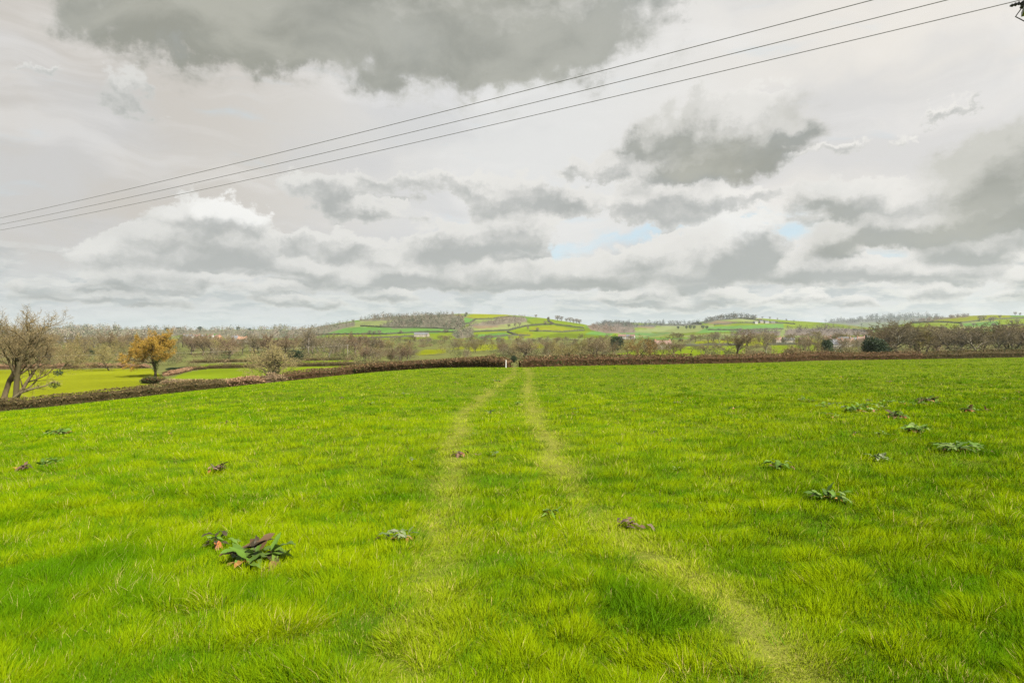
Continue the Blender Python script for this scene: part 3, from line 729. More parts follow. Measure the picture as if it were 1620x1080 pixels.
def hero_trees():
    # left oak: two leaning stems, open bare crown, one long low limb to the right
    p = at(12, 93)
    T, C = gen_tree(74, H=14.2, trunk=.26, lead=.80, r0=.36, kids=(8, 6, 5, 4, 5), lens=(.40, .58, .55, .5, .5), wob=.17, up=(.14,.14,.10,.06,.04), ang=((30,62),(28,55),(25,55),(25,55),(20,60)), twig_w=.011,
                    stems=[(.7,0,.16,.05,1),(-.9,.4,-.26,.1,.95),(.2,-.3,.46,-.05,.72)], bark=(.10,.08,.042), twig=(.15,.115,.055), twig2=(.185,.14,.062), leaf=(1, .04, [(.26,.20,.09),(.22,.15,.07)], .25), split=3)
    zs = sorted(v[2] for v in C.v); k = ((HY - 490) * 93 / F + EYE - p.z) / zs[int(len(zs) * .993)]; M_ = Matrix.Scale(k, 3)
    for b_ in (T, C): b_.v = [(v[0] * k * 1.22 - .10 * v[2], v[1] * k, v[2] * k) for v in b_.v]
    e = empty('oak_tree', p, .0); T.build('trunk', MATS['bark'], e, True); C.build('crown', MATS['twigs'], e)
    mb = MB(); q = Vector((.9, -.4, 1.4)); pts = [Vector((.4, -.2, .6)), q, Vector((2.6,-.7,2.5)), Vector((4.6,-.9,3.1)), Vector((6.4,-1.1,3.5)), Vector((7.9,-1.0,4.3))]
    mb.tube(pts, [.26,.22,.17,.13,.08,.03], 7, (.15,.125,.07)); r = random.Random(3)
    for k in range(26):
        t = r.uniform(1.5, 4.95); i = int(t); a = pts[i].lerp(pts[i+1], t - i)
        d = Vector((r.uniform(.2, 1), r.gauss(0, .5), r.uniform(-.5, 1))).normalized(); L = r.uniform(.8, 2.0)
        b = a + d * L * .5; c = b + (d + Vector((.2, r.gauss(0, .3), r.uniform(-.4, .3)))).normalized() * L * .5
        mb.tube([a, b, c], [.035, .022, .008], 4, (.17,.14,.08))
        for _ in range(9):
            t2 = r.random(); s = a.lerp(c, t2); dd = (d + Vector((r.gauss(0, .6), r.gauss(0, .6), r.gauss(0, .5)))).normalized() * r.uniform(.3, .8); n = dd.orthogonal().normalized() * .013
            mb.add([s - n, s + n, s + dd], [(0,1,2)], (.21,.165,.09))
    mb.build('limb', MATS['bark'], e)
    iv = leaf_cloud(5, [(8.0,-.6,5.4,.7,.6,.5),(7.6,-.8,3.6,.9,.6,.5)], 260, .13, [(.03,.05,.02),(.045,.065,.02)])
    iv.build('ivy', MATS['leaves'], e)
    tag(e, 'large bare oak with leaning forked trunk at the left end of the hedge', 'tree')
    # orange-leaved oak
    p = at(246, 168)
    OR = [(.25,.145,.012),(.28,.17,.016),(.22,.12,.012),(.19,.135,.018)]
    T, C = gen_tree(86, H=13.6, trunk=.20, lead=.52, r0=.42, kids=(9, 6, 5, 5, 3), lens=(.62, .58, .52, .5, .5), wob=.17, up=(.05,.07,.06,.05,.03), ang=((45,85),(30,60),(28,60),(25,60),(20,60)), twig_w=.02, bark=(.06,.05,.035), twig=(.16,.11,.045), leaf=(10, .13, OR, .46))
    sz = ((HY - 518) * 168 / F + EYE - p.z) / max(v[2] for v in C.v); xs = sorted(abs(v[0]) for v in C.v); sx = (46 * 168 / F) / xs[int(len(xs) * .985)]
    for b_ in (T, C): b_.v = [(v[0] * sx, v[1] * sx, v[2] * sz) for v in b_.v]
    e = empty('oak_tree', p, 0); T.build('trunk', MATS['bark'], e, True); C.build('crown', MATS['leaves'], e)
    iv = leaf_cloud(6, [(0,0,2.8,.8,.8,1.6),(.4,.2,4.8,1.1,1.1,1.0),(-.8,.5,4.2,1.0,.8,.9)], 700, .16, [(.05,.075,.016),(.07,.09,.018),(.09,.10,.02)]); iv.build('ivy', MATS['leaves'], e)
    tag(e, 'orange leaved spreading oak standing in the field gap on the left', 'tree')
    # ivy-clad bare tree
    p = at(430, 134)
    T, C = gen_tree(91, H=8.4, trunk=.12, lead=.6, r0=.26, kids=(8, 6, 6, 7), lens=(.58, .55, .5, .5), up=(.05,.06,.03,.0), ang=((35,75),(30,60),(25,60),(20,60)), twig_w=.02, bark=(.05,.045,.03), twig=(.20,.165,.07), twig2=(.22,.17,.08), stems=[(0,0,-.15,0,1),(.5,.2,.12,.1,.95),(-.5,0,-.5,.1,.7)], leaf=(1, .09, [(.23,.19,.08)], .8))
    e = empty('ivy_clad_tree', p, .3); T.build('trunk', MATS['bark'], e, True); C.build('crown', MATS['twigs'], e)
    iv = leaf_cloud(7, [(.9,0,2.0,.9,.7,2.0),(1.2,.1,4.6,.7,.55,1.9),(1.25,0,6.3,.28,.26,1.2),(1.7,.1,5.2,.5,.3,.3),(.2,0,1.4,.8,.7,1.5),(-.3,.1,3.0,.5,.4,1.1),(-.6,.1,1.6,.5,.4,1.0)], 3200, .14, [(.035,.05,.014),(.05,.068,.016),(.075,.085,.02),(.025,.036,.012)]); iv.build('ivy', MATS['leaves'], e)
    s = ((HY - 537) * 134 / F + EYE - p.z) / max(v[2] for v in C.v); e.scale = (s, s, s)
    tag(e, 'small bare tree with dark ivy up its trunk behind the brushy hedge corner', 'tree')

def valley():
    tp = tree_px
    tp('olive_a', 172, 200, 548, 66, 'rounded olive tinted bare tree left of the orange oak', name='bare_tree')
    tp('olive_a', 96, 205, 541, 92, 'wide olive brown willowy tree right behind the large bare oak', name='bare_tree')
    tp('evergreen', 140, 330, 547, 17, 'dark evergreen poking between the olive trees left of the orange oak')
    tp('evergreen', 280, 195, 580, 30, 'low dark green holly bush at the foot of the orange oak', name='holly_bush', cat='bush')
    tp('tall', 490, 330, 516, 46, 'tallest pollarded bare tree above the left valley woods')
    tp('tall', 474, 340, 524, 36, 'tall bare tree just left of the tallest pollarded one')
    tp('grey_b', 521, 300, 537, 58, 'broad bare tree with forked trunk right of the tallest pollarded one')
    tp('brown_a', 362, 280, 541, 40, 'rounded brown bare tree between the orange oak and the ivy clad tree')
    tp('grey_a', 337, 285, 548, 18, 'slim ivy covered pole of a tree left of the rounded brown tree')
    tp('evergreen', 468, 260, 552, 22, 'dark evergreen clump right of the ivy clad tree')
    tp('brown_b', 948, 190, 531, 74, 'wide brown bare tree behind the hedge right of the gap')
    tp('olive_b', 900, 200, 544, 60, 'pale brown scrubby tree behind the hedge, left of the wide brown one')
    tp('orange_round', 1012, 200, 526, 52, 'round orange brown tree behind the long right hedge')
    tp('brown_a', 1170, 210, 518, 62, 'large brown bare tree standing alone behind the right hedge')
    tp('grey_b', 1213, 230, 520, 46, 'grey bare tree beside the large brown one behind the right hedge')
    tp('bush', 1258, 200, 545, 40, 'low twiggy brown bush behind the right hedge', cat='bush')
    tp('pollard', 1276, 200, 541, 22, 'pale lopped tree with stubby limbs behind the right hedge')
    tp('brown_b', 1296, 240, 536, 26, 'brown bushy tree just left of the white house')
    tp('evergreen', 1308, 260, 534, 16, 'dark conifer like tree left of the white house')
    tp('evergreen', 1384, 190, 531, 36, 'dark round evergreen right of the white house behind the hedge')
    tp('conifer', 1370, 300, 529, 9, 'small pointed conifer behind the dark round evergreen')
    tp('evergreen', 755, 190, 553, 22, 'small dark evergreen bush behind the gap in the hedge', cat='bush', name='holly_bush') if False else None
    tp('evergreen', 813, 165, 561, 10, 'dark evergreen bush seen through the gap in the hedge', cat='bush', name='holly_bush')
    tp('bush', 775, 165, 556, 34, 'olive bush beyond the hedge left of the gap', cat='bush')
    tp('grey_a', 1030, 300, 541, 30, 'thin grey bare tree beside the round orange brown tree')
    tp('evergreen', 977, 420, 529, 20, 'dark evergreen above the round orange brown tree')
    mixes = {'b': ['brown_a','brown_b','grey_a','olive_b','olive_a','grey_b','red_a'], 'o': ['olive_a','olive_b','brown_b','olive_a','brown_a'], 'g': ['grey_a','grey_b','tall_b','tall','olive_b','brown_a']}
    regions = [  # columns, distances, how many, heights, kinds, label, group
        (-90, 232, 222, 290, 15, 7.5, 11, 'o', 'olive brown bare tree in the row behind the leftmost field', 'trees behind the leftmost field'),
        (-90, 345, 330, 620, 34, 8, 12, 'b', 'bare brown tree in the woods left of and behind the orange oak', 'trees in the left valley woods'),
        (295, 600, 300, 420, 30, 8, 11, 'b', 'bare tree in the wood behind the ivy clad tree', 'trees in the wood behind the ivy clad tree'),
        (560, 850, 235, 330, 24, 4.0, 5.8, 'b', 'brown bare tree in the thicket behind the hedge left of the gap', 'trees in the thicket left of the gap'),
        (560, 880, 340, 460, 26, 5, 6.8, 'b', 'bare tree among the scattered woods below the main hill', 'trees below the main hill'),
        (620, 1000, 560, 820, 30, 6, 8.2, 'g', 'greyish bare tree at the foot of the main hill', 'trees at the foot of the main hill'),
        (830, 1075, 205, 300, 13, 5.5, 8, 'o', 'low bushy bare tree close behind the hedge right of the gap', 'low trees behind the hedge right of the gap'),
        (1060, 1320, 560, 800, 24, 8, 11.5, 'g', 'grey bare tree near the white cottages on the right', 'trees near the white cottages'),
        (1060, 1180, 330, 420, 7, 4, 6, 'g', 'small bare tree along the mid distance field right of centre', 'small trees on the mid distance field'),
        (1240, 1410, 330, 520, 18, 7, 10, 'b', 'bare tree in the wood around the white house', 'trees around the white house'),
        (1398, 1700, 262, 350, 38, 10.5, 14, 'g', 'tall bare tree in the wood along the far right hedge', 'trees in the far right wood'),
        (1320, 1700, 420, 760, 30, 9, 12, 'b', 'brown bare tree in the woods behind the tall far right wood', 'trees behind the far right wood'),
    ]
    clear = [(1060,1160,330,620),(1215,1262,300,560),(650,712,200,470),(740,794,200,340),(708,736,200,400),(832,862,200,420)]
    for a, b, d0, d1, n, h0, h1, kind, lab, grp in regions:
        for k in range(n):
            for _ in range(60):
                px = a + (b - a) * ((k + R.random()) / n); d = R.uniform(d0, d1)
                if _ > 15: px = R.uniform(a, b)
                if not any(c[0] < px < c[1] and c[2] < d < c[3] and n > 10 for c in clear): break
            h = R.uniform(h0, h1) * 1.22; key = mixes[kind][int(R.integers(len(mixes[kind])))]
            put_tree(key, at(px, d), h, h * R.uniform(.95, 1.4), R.uniform(0, 6.28), lab, grp)
    # brown scrub under and between the trees: nobody could count it
    mb = MB(); r = random.Random(8)
    cols = [(.10,.082,.04),(.12,.095,.045),(.09,.078,.04),(.125,.09,.05),(.075,.08,.03),(.065,.075,.028)]
    def scrub(px, d, w, h):
        p = at(px, d); leaf_cloud(r.randrange(9999), [(p.x, p.y, p.z + h * .45, w, w * .8, h * .6)], int(80 * min(3, w)), .22 + d * .0004, [r.choice(cols)], mb, .26)
    for k in range(560):
        px = r.uniform(-150, 1750); d = r.uniform(218, 330)
        if 985 < px < 1110 or (1205 < px < 1240) or (600 < px < 735 and d < 260) or (650 < px < 712) or (742 < px < 790): continue
        scrub(px, d, r.uniform(1.6, 3.4), r.uniform(2.0, 4.6))
    for k in range(640):
        px = r.uniform(-150, 1750); d = r.uniform(330, 820)
        P = at(px, d); py = HY - F * (P.z - EYE) / d
        if any(pin(np.array([px]), np.array([py]), f[0])[0] for f in FIELDS[:14]): continue
        scrub(px, d, r.uniform(2.5, 5.5), r.uniform(2.5, 6))
    tag(mb.build('undergrowth', MATS['twigs']), 'brown winter scrub and brambles filling the valley floor between the trees', 'undergrowth', kind='stuff')

def hill_stuff():
    r = random.Random(21)
    def wood(name, label, polys, n, h, cols, dmin, cat='woodland'):
        mb = MB()
        for poly in polys:
            xs = [p[0] for p in poly]; ys = [p[1] for p in poly]; k = 0
            while k < n // len(polys):
                px = r.uniform(min(xs), max(xs)); py = r.uniform(min(ys), max(ys))
                if not pin(np.array([px]), np.array([py]), poly)[0]: continue
                k += 1; p = hit(px, py, dmin); hh = h * r.uniform(.7, 1.2) * (p.y / 1700) ** .5 * (.55 + .9 * float(fbm(np.array([px * .035]), np.array([py * .12]), 71, 3)[0])); w = hh * r.uniform(.32, .5)
                c = r.choice(cols)
                leaf_cloud(r.randrange(99999), [(p.x, p.y, p.z + hh * .58, w, w, hh * .45), (p.x, p.y, p.z + hh * .3, w * .7, w * .7, hh * .3)], 42, hh * .085, [c], mb, .6)
        tag(mb.build(name, MATS['twigs']), label, cat, kind='stuff')
    for sp in WOODS: wood(*sp)
    # hedgerows between the far fields
    def row(pts, h, dmin, label, group, w=None):
        P = world_line(pts, dmin); mb = MB(); Q = []
        for a, b in zip(P, P[1:]):
            m = max(1, int((b - a).length / 4))
            Q += [a.lerp(b, k / m) for k in range(m)]
        Vb = []; nq = len(Q)
        for i, q in enumerate(Q):
            t_ = Q[min(i + 1, nq - 1)] - Q[max(i - 1, 0)]; t_.z = 0; t_ = t_.normalized() if t_.length > 0 else Vector((1, 0, 0)); sd = Vector((t_.y, -t_.x, 0)); z = gz(q.x, q.y); hb = h * r.uniform(.75, 1.25); wb_ = h * r.uniform(.5, .75)
            for a_, b_ in ((-1, -.2), (-.9, .6), (-.3, 1), (.4, .95), (.9, .55), (1, -.2)): Vb.append(Vector((q.x, q.y, z)) + sd * a_ * wb_ + Vector((0, 0, b_ * hb)))
        if nq > 1: mb.add(Vb, [(i*6+k, i*6+k+1, i*6+k+7, i*6+k+6) for i in range(nq - 1) for k in range(5)], (.05, .052, .032))
        for q in Q:
            z = gz(q.x, q.y); hh = h * 1.5 * r.uniform(.7, 1.4); ww = (w or h * 1.05)
            leaf_cloud(r.randrange(99999), [(q.x + r.uniform(-.5,.5), q.y, z + hh * .4, ww + 1.2, ww, hh * .6)], 12, max(.4, h * .2), [r.choice([(.045,.05,.03),(.055,.055,.035),(.07,.06,.04)])], mb, .7)
        tag(mb.build('hedgerow', MATS['twigs']), label, 'hedgerow', group)
    g = 'hedgerows on the main hill'; lab = 'thin dark hedgerow dividing the green fields of the main hill'
    for pts in ([(500,530),(560,529),(612,529),(634,527.5),(671,525.5),(723,525.5)], [(736,500.5),(754,496),(770,495)], [(747,525.5),(804,523),(832,516),(860,513.5),(877,513.5)], [(803,525.5),(819,531)], [(840,515),(877,513.5),(927,520)],
                [(838,524),(890,525.5),(925,523)], [(735,513),(745,511),(752,505)], [(752,505),(780,504.5),(808,501)], [(560,536),(620,534),(680,531)], [(862,503),(868,509),(877,513.5)], [(760,537),(800,531),(842,531)], [(571,516),(605,518),(671,519),(722,521)]):
        row(pts, 2.6, 1000, lab, g)
    row([(735,495.5),(770,495),(808,497),(835,500)], 2.0, 1000, 'low hedgerow along the bare crest of the main hill', None)
    g = 'hedgerows on the right hills'; lab = 'thin dark hedgerow on the pale hill right of centre'
    for pts in ([(1130,514),(1180,511),(1240,512)], [(1170,503.5),(1215,509),(1260,513)], [(1120,522),(1180,523),(1240,521)], [(1040,513.5),(1080,514),(1110,513)]): row(pts, 3.4, 1300, lab, g)
    g = 'hedgerows on the green hill at the right'; lab = 'dark hedgerow crossing the green hill at the far right'
    for pts in ([(1400,512),(1450,511),(1520,511.5)], [(1520,511),(1575,505),(1640,502)], [(1575,516),(1640,513)], [(1350,521),(1420,521),(1500,519)]): row(pts, 2.8, 1000, lab, g)
    g = 'hedgerows on the valley fields'; lab = 'dark trimmed hedgerow across the valley fields right of centre'
    for pts in ([(1045,548),(1110,547),(1180,546.5)], [(1215,546),(1300,545)]): row(pts, 2.2, 330, lab, g, 1.3)
    # single trees one can tell apart on the hills
    def ht(key, px, py, h, label, group=None, dmin=1000, w=None):
        p = hit(px, py, dmin); put_tree(key, p, h, w or h * r.uniform(.7, .95), r.uniform(0, 6), label, group)
    lab = 'bare tree on the skyline at the right end of the main hill'
    for px, h in ((848,9),(868,8),(882,15),(888,14),(896,11),(902,15),(907,12),(912,14),(917,13)): ht('far_bare', px, np.interp(px, [835,860,920], [501,504,513]), h, lab, 'skyline trees on the main hill')
    lab = 'dark tree on a field boundary of the main hill'
    for px, py, h in ((602,517.5,7),(585,529.5,9),(592,529.5,8),(600,529.5,9),(634,528,7),(704,527,8),(708,526,7),(863,514,10),(872,514,9),(805,518,8),(815,517,9),(822,516,9),(835,522,9),(850,524.5,8)): ht('far_bare', px, py, h, lab, 'boundary trees on the main hill')
    ht('far_dark', 1363, 514, 14, 'round dark tree alone below the far blue ridge', dmin=900, w=17)
    lab = 'dark evergreen on the pale field in front of the right hills'
    for px, h in ((1073,11),(1086,12),(1092,13),(1098,11),(1112,12),(1118,10)): ht('far_dark', px, 521, h, lab, 'dark evergreens before the right hills')
    lab = 'bare tree on the green hill at the far right'
    for px, py, h in ((1550,508,15),(1556,507,14),(1567,510,13),(1571,509,14),(1582,504,10),(1606,499,12),(1614,499,9),(1600,512,10),(1609,512,12),(1572,518,11),(1540,517,10),(1520,518,10)): ht('far_bare', px, py, h, lab, 'trees on the green hill')
    lab = 'small tree on the skyline of the pale hill right of centre'
    for px, py, h in ((1206,504,9),(1218,505,10),(1230,506,8),(1244,508,9),(1256,509,7)): ht('far_bare', px, py, h, lab, 'skyline trees right of centre', dmin=1300)
    lab = 'dark tree on the low skyline ridge at the left'
    for px, h in ((112,8),(168,9),(186,11),(228,9),(264,12),(282,13),(316,15),(344,9),(377,14),(395,11)): ht('far_dark' if h > 10 else 'far_bare', px, 525, h, lab, 'skyline trees on the left ridge')

# ------------------------------------------------------------------ hedges of the fields
HC = {'russet': [(.105,.06,.028),(.135,.08,.04),(.085,.055,.028),(.165,.11,.06),(.075,.06,.022)],
      'olive': [(.095,.07,.028),(.12,.085,.036),(.08,.068,.024),(.145,.10,.048),(.065,.055,.02)],
      'pink': [(.29,.17,.10),(.33,.21,.13),(.25,.14,.085),(.21,.14,.07)],
      'pale': [(.24,.165,.10),(.20,.14,.085),(.27,.20,.11),(.16,.12,.06)]}
def hedge(pts, h, w, kind, label, seed, dens=70, ivy=0.1, pxd=True, cap=None, name='hedge', rough=.12, leafs=.16):
    """pts in (photo column, distance): a clipped hedge with a twiggy core and thousands of twigs and leaves"""
    r = random.Random(seed); P = [at(px, d) for px, d in pts]; Q = []
    for a, b in zip(P, P[1:]):
        m = max(1, int((b - a).length / .8)); Q += [a.lerp(b, k / m) for k in range(m)]
    Q.append(P[-1]); n = len(Q); mb = MB(); cols = HC[kind]
    prof = [(-.34,0),(-.40,.35),(-.52,.72),(-.36,.95),(0,1.0),(.36,.95),(.52,.72),(.40,.35),(.34,0)]
    V = []; info = []
    for i, q in enumerate(Q):
        t = (Q[min(i+1, n-1)] - Q[max(i-1, 0)]); t.z = 0; t.normalize(); s = Vector((t.y, -t.x, 0))
        z = gz(q.x, q.y); e = min(i, n - 1 - i); endf = min(1, .55 + e * .22)
        nh = h * (1 + rough * (float(fbm(np.array([i * .23]), np.array([seed * 3.7]), 5, 3)[0]) - .5) * 3) * endf; nw = w * endf * (1 + .25 * (float(vnoise(np.array([i * .4]), np.array([seed * 1.7]), 9)[0]) - .5))
        info.append((q, s, t, z, nh, nw))
        for k, (a, b) in enumerate(prof):
            j = .84 * (1 + r.uniform(-.10, .10)); p = Vector((q.x, q.y, z - .05)) + s * a * nw * j + Vector((0, 0, b * nh * j)); V.append(p)
    m = len(prof); f = [(i*m+k, i*m+k+1, (i+1)*m+k+1, (i+1)*m+k) for i in range(n-1) for k in range(m-1)] + [tuple(range(m)), tuple((n-1)*m + k for k in range(m))[::-1]]
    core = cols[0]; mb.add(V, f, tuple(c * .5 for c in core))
    total = int(2.6 * dens * sum((b - a).length for a, b in zip(P, P[1:])))
    for _ in range(total):
        i = r.randrange(n); q, s, t, z, nh, nw = info[i]
        u = r.random()
        if u < .72:        # faces of the hedge, from the bare stems up to the clipped shoulder
            b = r.random() ** .85; a = float(np.interp(b, [0, .35, .72, .95, 1], [.34, .40, .52, .36, .1])) * (-1 if u < .42 else 1)
        else:
            a = r.uniform(-.5, .5); b = 1 - .5 * abs(a) ** 2.2
        j = r.uniform(.84, 1.04) if r.random() < .85 else r.uniform(1.0, 1.14); p = Vector((q.x, q.y, z)) + s * a * nw * j + t * r.uniform(-.5, .5) + Vector((0, 0, b * nh * (.90 + .09 * r.random())))
        out = (s * a * 1.2 + Vector((0, 0, max(b - .35, 0) * .9))).normalized()
        d = (out * .45 + Vector((r.gauss(0, .8), r.gauss(0, .6), r.gauss(.45, .6)))).normalized(); L = r.uniform(.14, .36)
        patch = float(vnoise(np.array([i * .09]), np.array([seed * 2.1]), 3)[0]) if _ % 7 == 0 else patch_last
        patch_last = patch
        if r.random() < ivy * (2.5 if patch > .6 else .4) * (1.6 if b < .6 else .6): c = r.choice([(.03,.05,.015),(.045,.065,.018),(.06,.075,.02)]); wd = .10
        elif b < .18 and r.random() < .5: c = (.09, .13, .02); wd = .02
        else: c = r.choice(cols); wd = r.choice([.03, .05, .08, .10])
        kk = r.uniform(.7, 1.3); c = tuple(v * kk for v in c)
        g = rot_about(d.orthogonal().normalized(), d, r.uniform(0, 6.3)) * wd
        mb.add([p - g * .6, p + d * L * .5 - g, p + d * L, p + d * L * .5 + g], [(0, 1, 2, 3)], c)
    o = mb.build(name, MATS['hedge'])
    # a mesh with its origin at its own base
    c0 = Q[n // 2]; off = Vector((c0.x, c0.y, gz(c0.x, c0.y))); o.data.transform(Matrix.Translation(-off)); o.location = off
    return tag(o, label, 'hedge')
def build_hedges():
    hd = lambda px, e=0: (px, float(hedge_d(px)) + e)
    hedge([hd(-130), hd(-40), hd(0), hd(80), hd(150), hd(220), hd(280), hd(362)], 1.7, 1.9, 'olive', 'long low brown hedge on the left running from the bare oak', 1, ivy=.05)
    hedge([(350,104.5),(385,104),(418,104)], 1.35, 2.4, 'pink', 'pinkish patch of dry reedy brush in the left hedge line', 2, dens=110, ivy=0, name='dry_brush_hedge')
    hedge([(408,104.5),(430,105),(448,107)], 1.75, 2.6, 'pale', 'tall rounded brushwood end of the hedge below the ivy clad tree', 3, dens=110, ivy=0)
    hedge([(440,110),hd(480,2),hd(560),hd(630),hd(700),hd(760),(806,100)], 1.6, 1.8, 'russet', 'russet brown hedge with dark ivy patches left of the gap', 4, ivy=.16)
    hedge([(823,99.5),hd(900),hd(1000),hd(1100)], 1.75, 1.9, 'russet', 'dense dark based hedge just right of the gap', 5, ivy=.12)
    hedge([hd(1099),hd(1220),hd(1340),hd(1460)], 1.75, 1.9, 'russet', 'middle stretch of the long brown hedge on the right', 6, ivy=.10, dens=55)
    hedge([hd(1459),hd(1560),hd(1700),hd(1850)], 1.8, 1.9, 'olive', 'olive brown far right stretch of the long hedge', 7, ivy=.08, dens=50)
    hedge([(226,146),(238,145),(262,143)], 1.7, 1.8, 'russet', 'short dark hedge stub at the foot of the orange oak', 8, ivy=.5)
    hedge([(258,141),(300,138),(360,134),(412,131),(436,124)], 1.3, 2.0, 'pale', 'sunlit straw brown hedge behind the left hedge', 9, ivy=.02, dens=60)
    hedge([(-60,205),(60,212),(150,216),(236,214)], 1.5, 2.6, 'pink', 'russet bracken bank along the back of the leftmost field', 10, ivy=.06, dens=50, rough=.25, name='bracken_bank')
    hedge([(262,172),(285,186),(300,200)], 1.1, 2.4, 'pink', 'reddish bank beside the orange oak', 11, ivy=.0, dens=50, name='bracken_bank')
    hedge([(286,196),(325,206)], 1.2, 1.8, 'russet', 'short dark hedge right of the orange oak', 12, ivy=.4, dens=50)
    hedge([(323,208),(400,216),(480,222),(600,230),(700,236),(770,240)], 1.5, 1.9, 'olive', 'brown hedge along the far side of the second green field', 13, ivy=.06, dens=42)
    hedge([(300,250),(420,262),(560,276)], 1.3, 1.8, 'olive', 'faint hedge at the back of the narrow green strip', 14, ivy=.08, dens=36)

# ------------------------------------------------------------------ buildings
def house(px, d, w, dep, h, rh, wall, roof, rz, label, group=None, chim=True, wins=3, name='house', cat='house', porch=False):
    p = at(px, d, -.1); e = empty(name, p, rz); r = random.Random(int(px * 7 + d))
    W = MB(); x, y = w / 2, dep / 2
    W.add([(-x,-y,0),(x,-y,0),(x,y,0),(-x,y,0),(-x,-y,h),(x,-y,h),(x,y,h),(-x,y,h),(-x,0,h+rh),(x,0,h+rh)], [(0,1,5,4),(2,3,7,6),(1,2,6,9,5),(3,0,4,8,7)], (1,1,1))
    W.build('wall', MATS[wall], e)
    Rf = MB(); o = .35; t = .16; sl = rh / y
    for s in (-1, 1):
        a = [(-x-o, s*(y+o), h - sl*o + .02), (x+o, s*(y+o), h - sl*o + .02), (x+o, 0, h+rh+.02), (-x-o, 0, h+rh+.02)]
        b = [(q[0], q[1], q[2] + t) for q in a]
        Rf.add(a + b, [(0,1,2,3),(4,5,6,7),(0,1,5,4),(1,2,6,5),(3,0,4,7)], (1,1,1))
    rf = Rf.build('roof', MATS[roof], e)
    if chim:
        for cx in ((-x + .5, x - .5) if w > 9 else (x - .5,)):
            c = MB(); c.box(cx, 0, h + rh + .45, .7, .55, 1.5); c.build('chimney', MATS['brick'], rf)
    for fl in range(2 if h > 4 else 1):
        for k in range(wins):
            wx = -x + w * (k + .5) / wins; wz = 1.4 + fl * 2.5
            if fl == 0 and k == wins // 2 and wins > 2:
                m = MB(); m.box(wx, -y - .02, 1.05, .95, .08, 2.1); m.build('door', MATS['door'], e)
            else:
                m = MB(); m.box(wx, -y - .02, wz, 1.15, .1, 1.15); wf = m.build('window', MATS['white'], e)
                g = MB()
                for sx in (-.27, .27): g.box(wx + sx, -y - .075, wz, .44, .02, .95)
                g.build('pane', MATS['glass'], wf)
    if porch:
        m = MB(); m.box(0, -y - 1.2, 1.2, w * .9, 2.2, 2.3); pw = m.build('lean_to', MATS['white'], e)
        m = MB(); m.box(0, -y - 1.25, 2.45, w * .96, 2.5, .14); m.build('lean_to_roof', MATS['slate'], pw)
        m = MB()
        for k in range(5): m.box(-w * .38 + k * w * .19, -y - 2.32, 1.35, w * .14, .05, 1.3)
        m.build('pane', MATS['glass'], pw)
    return tag(e, label, cat, group)
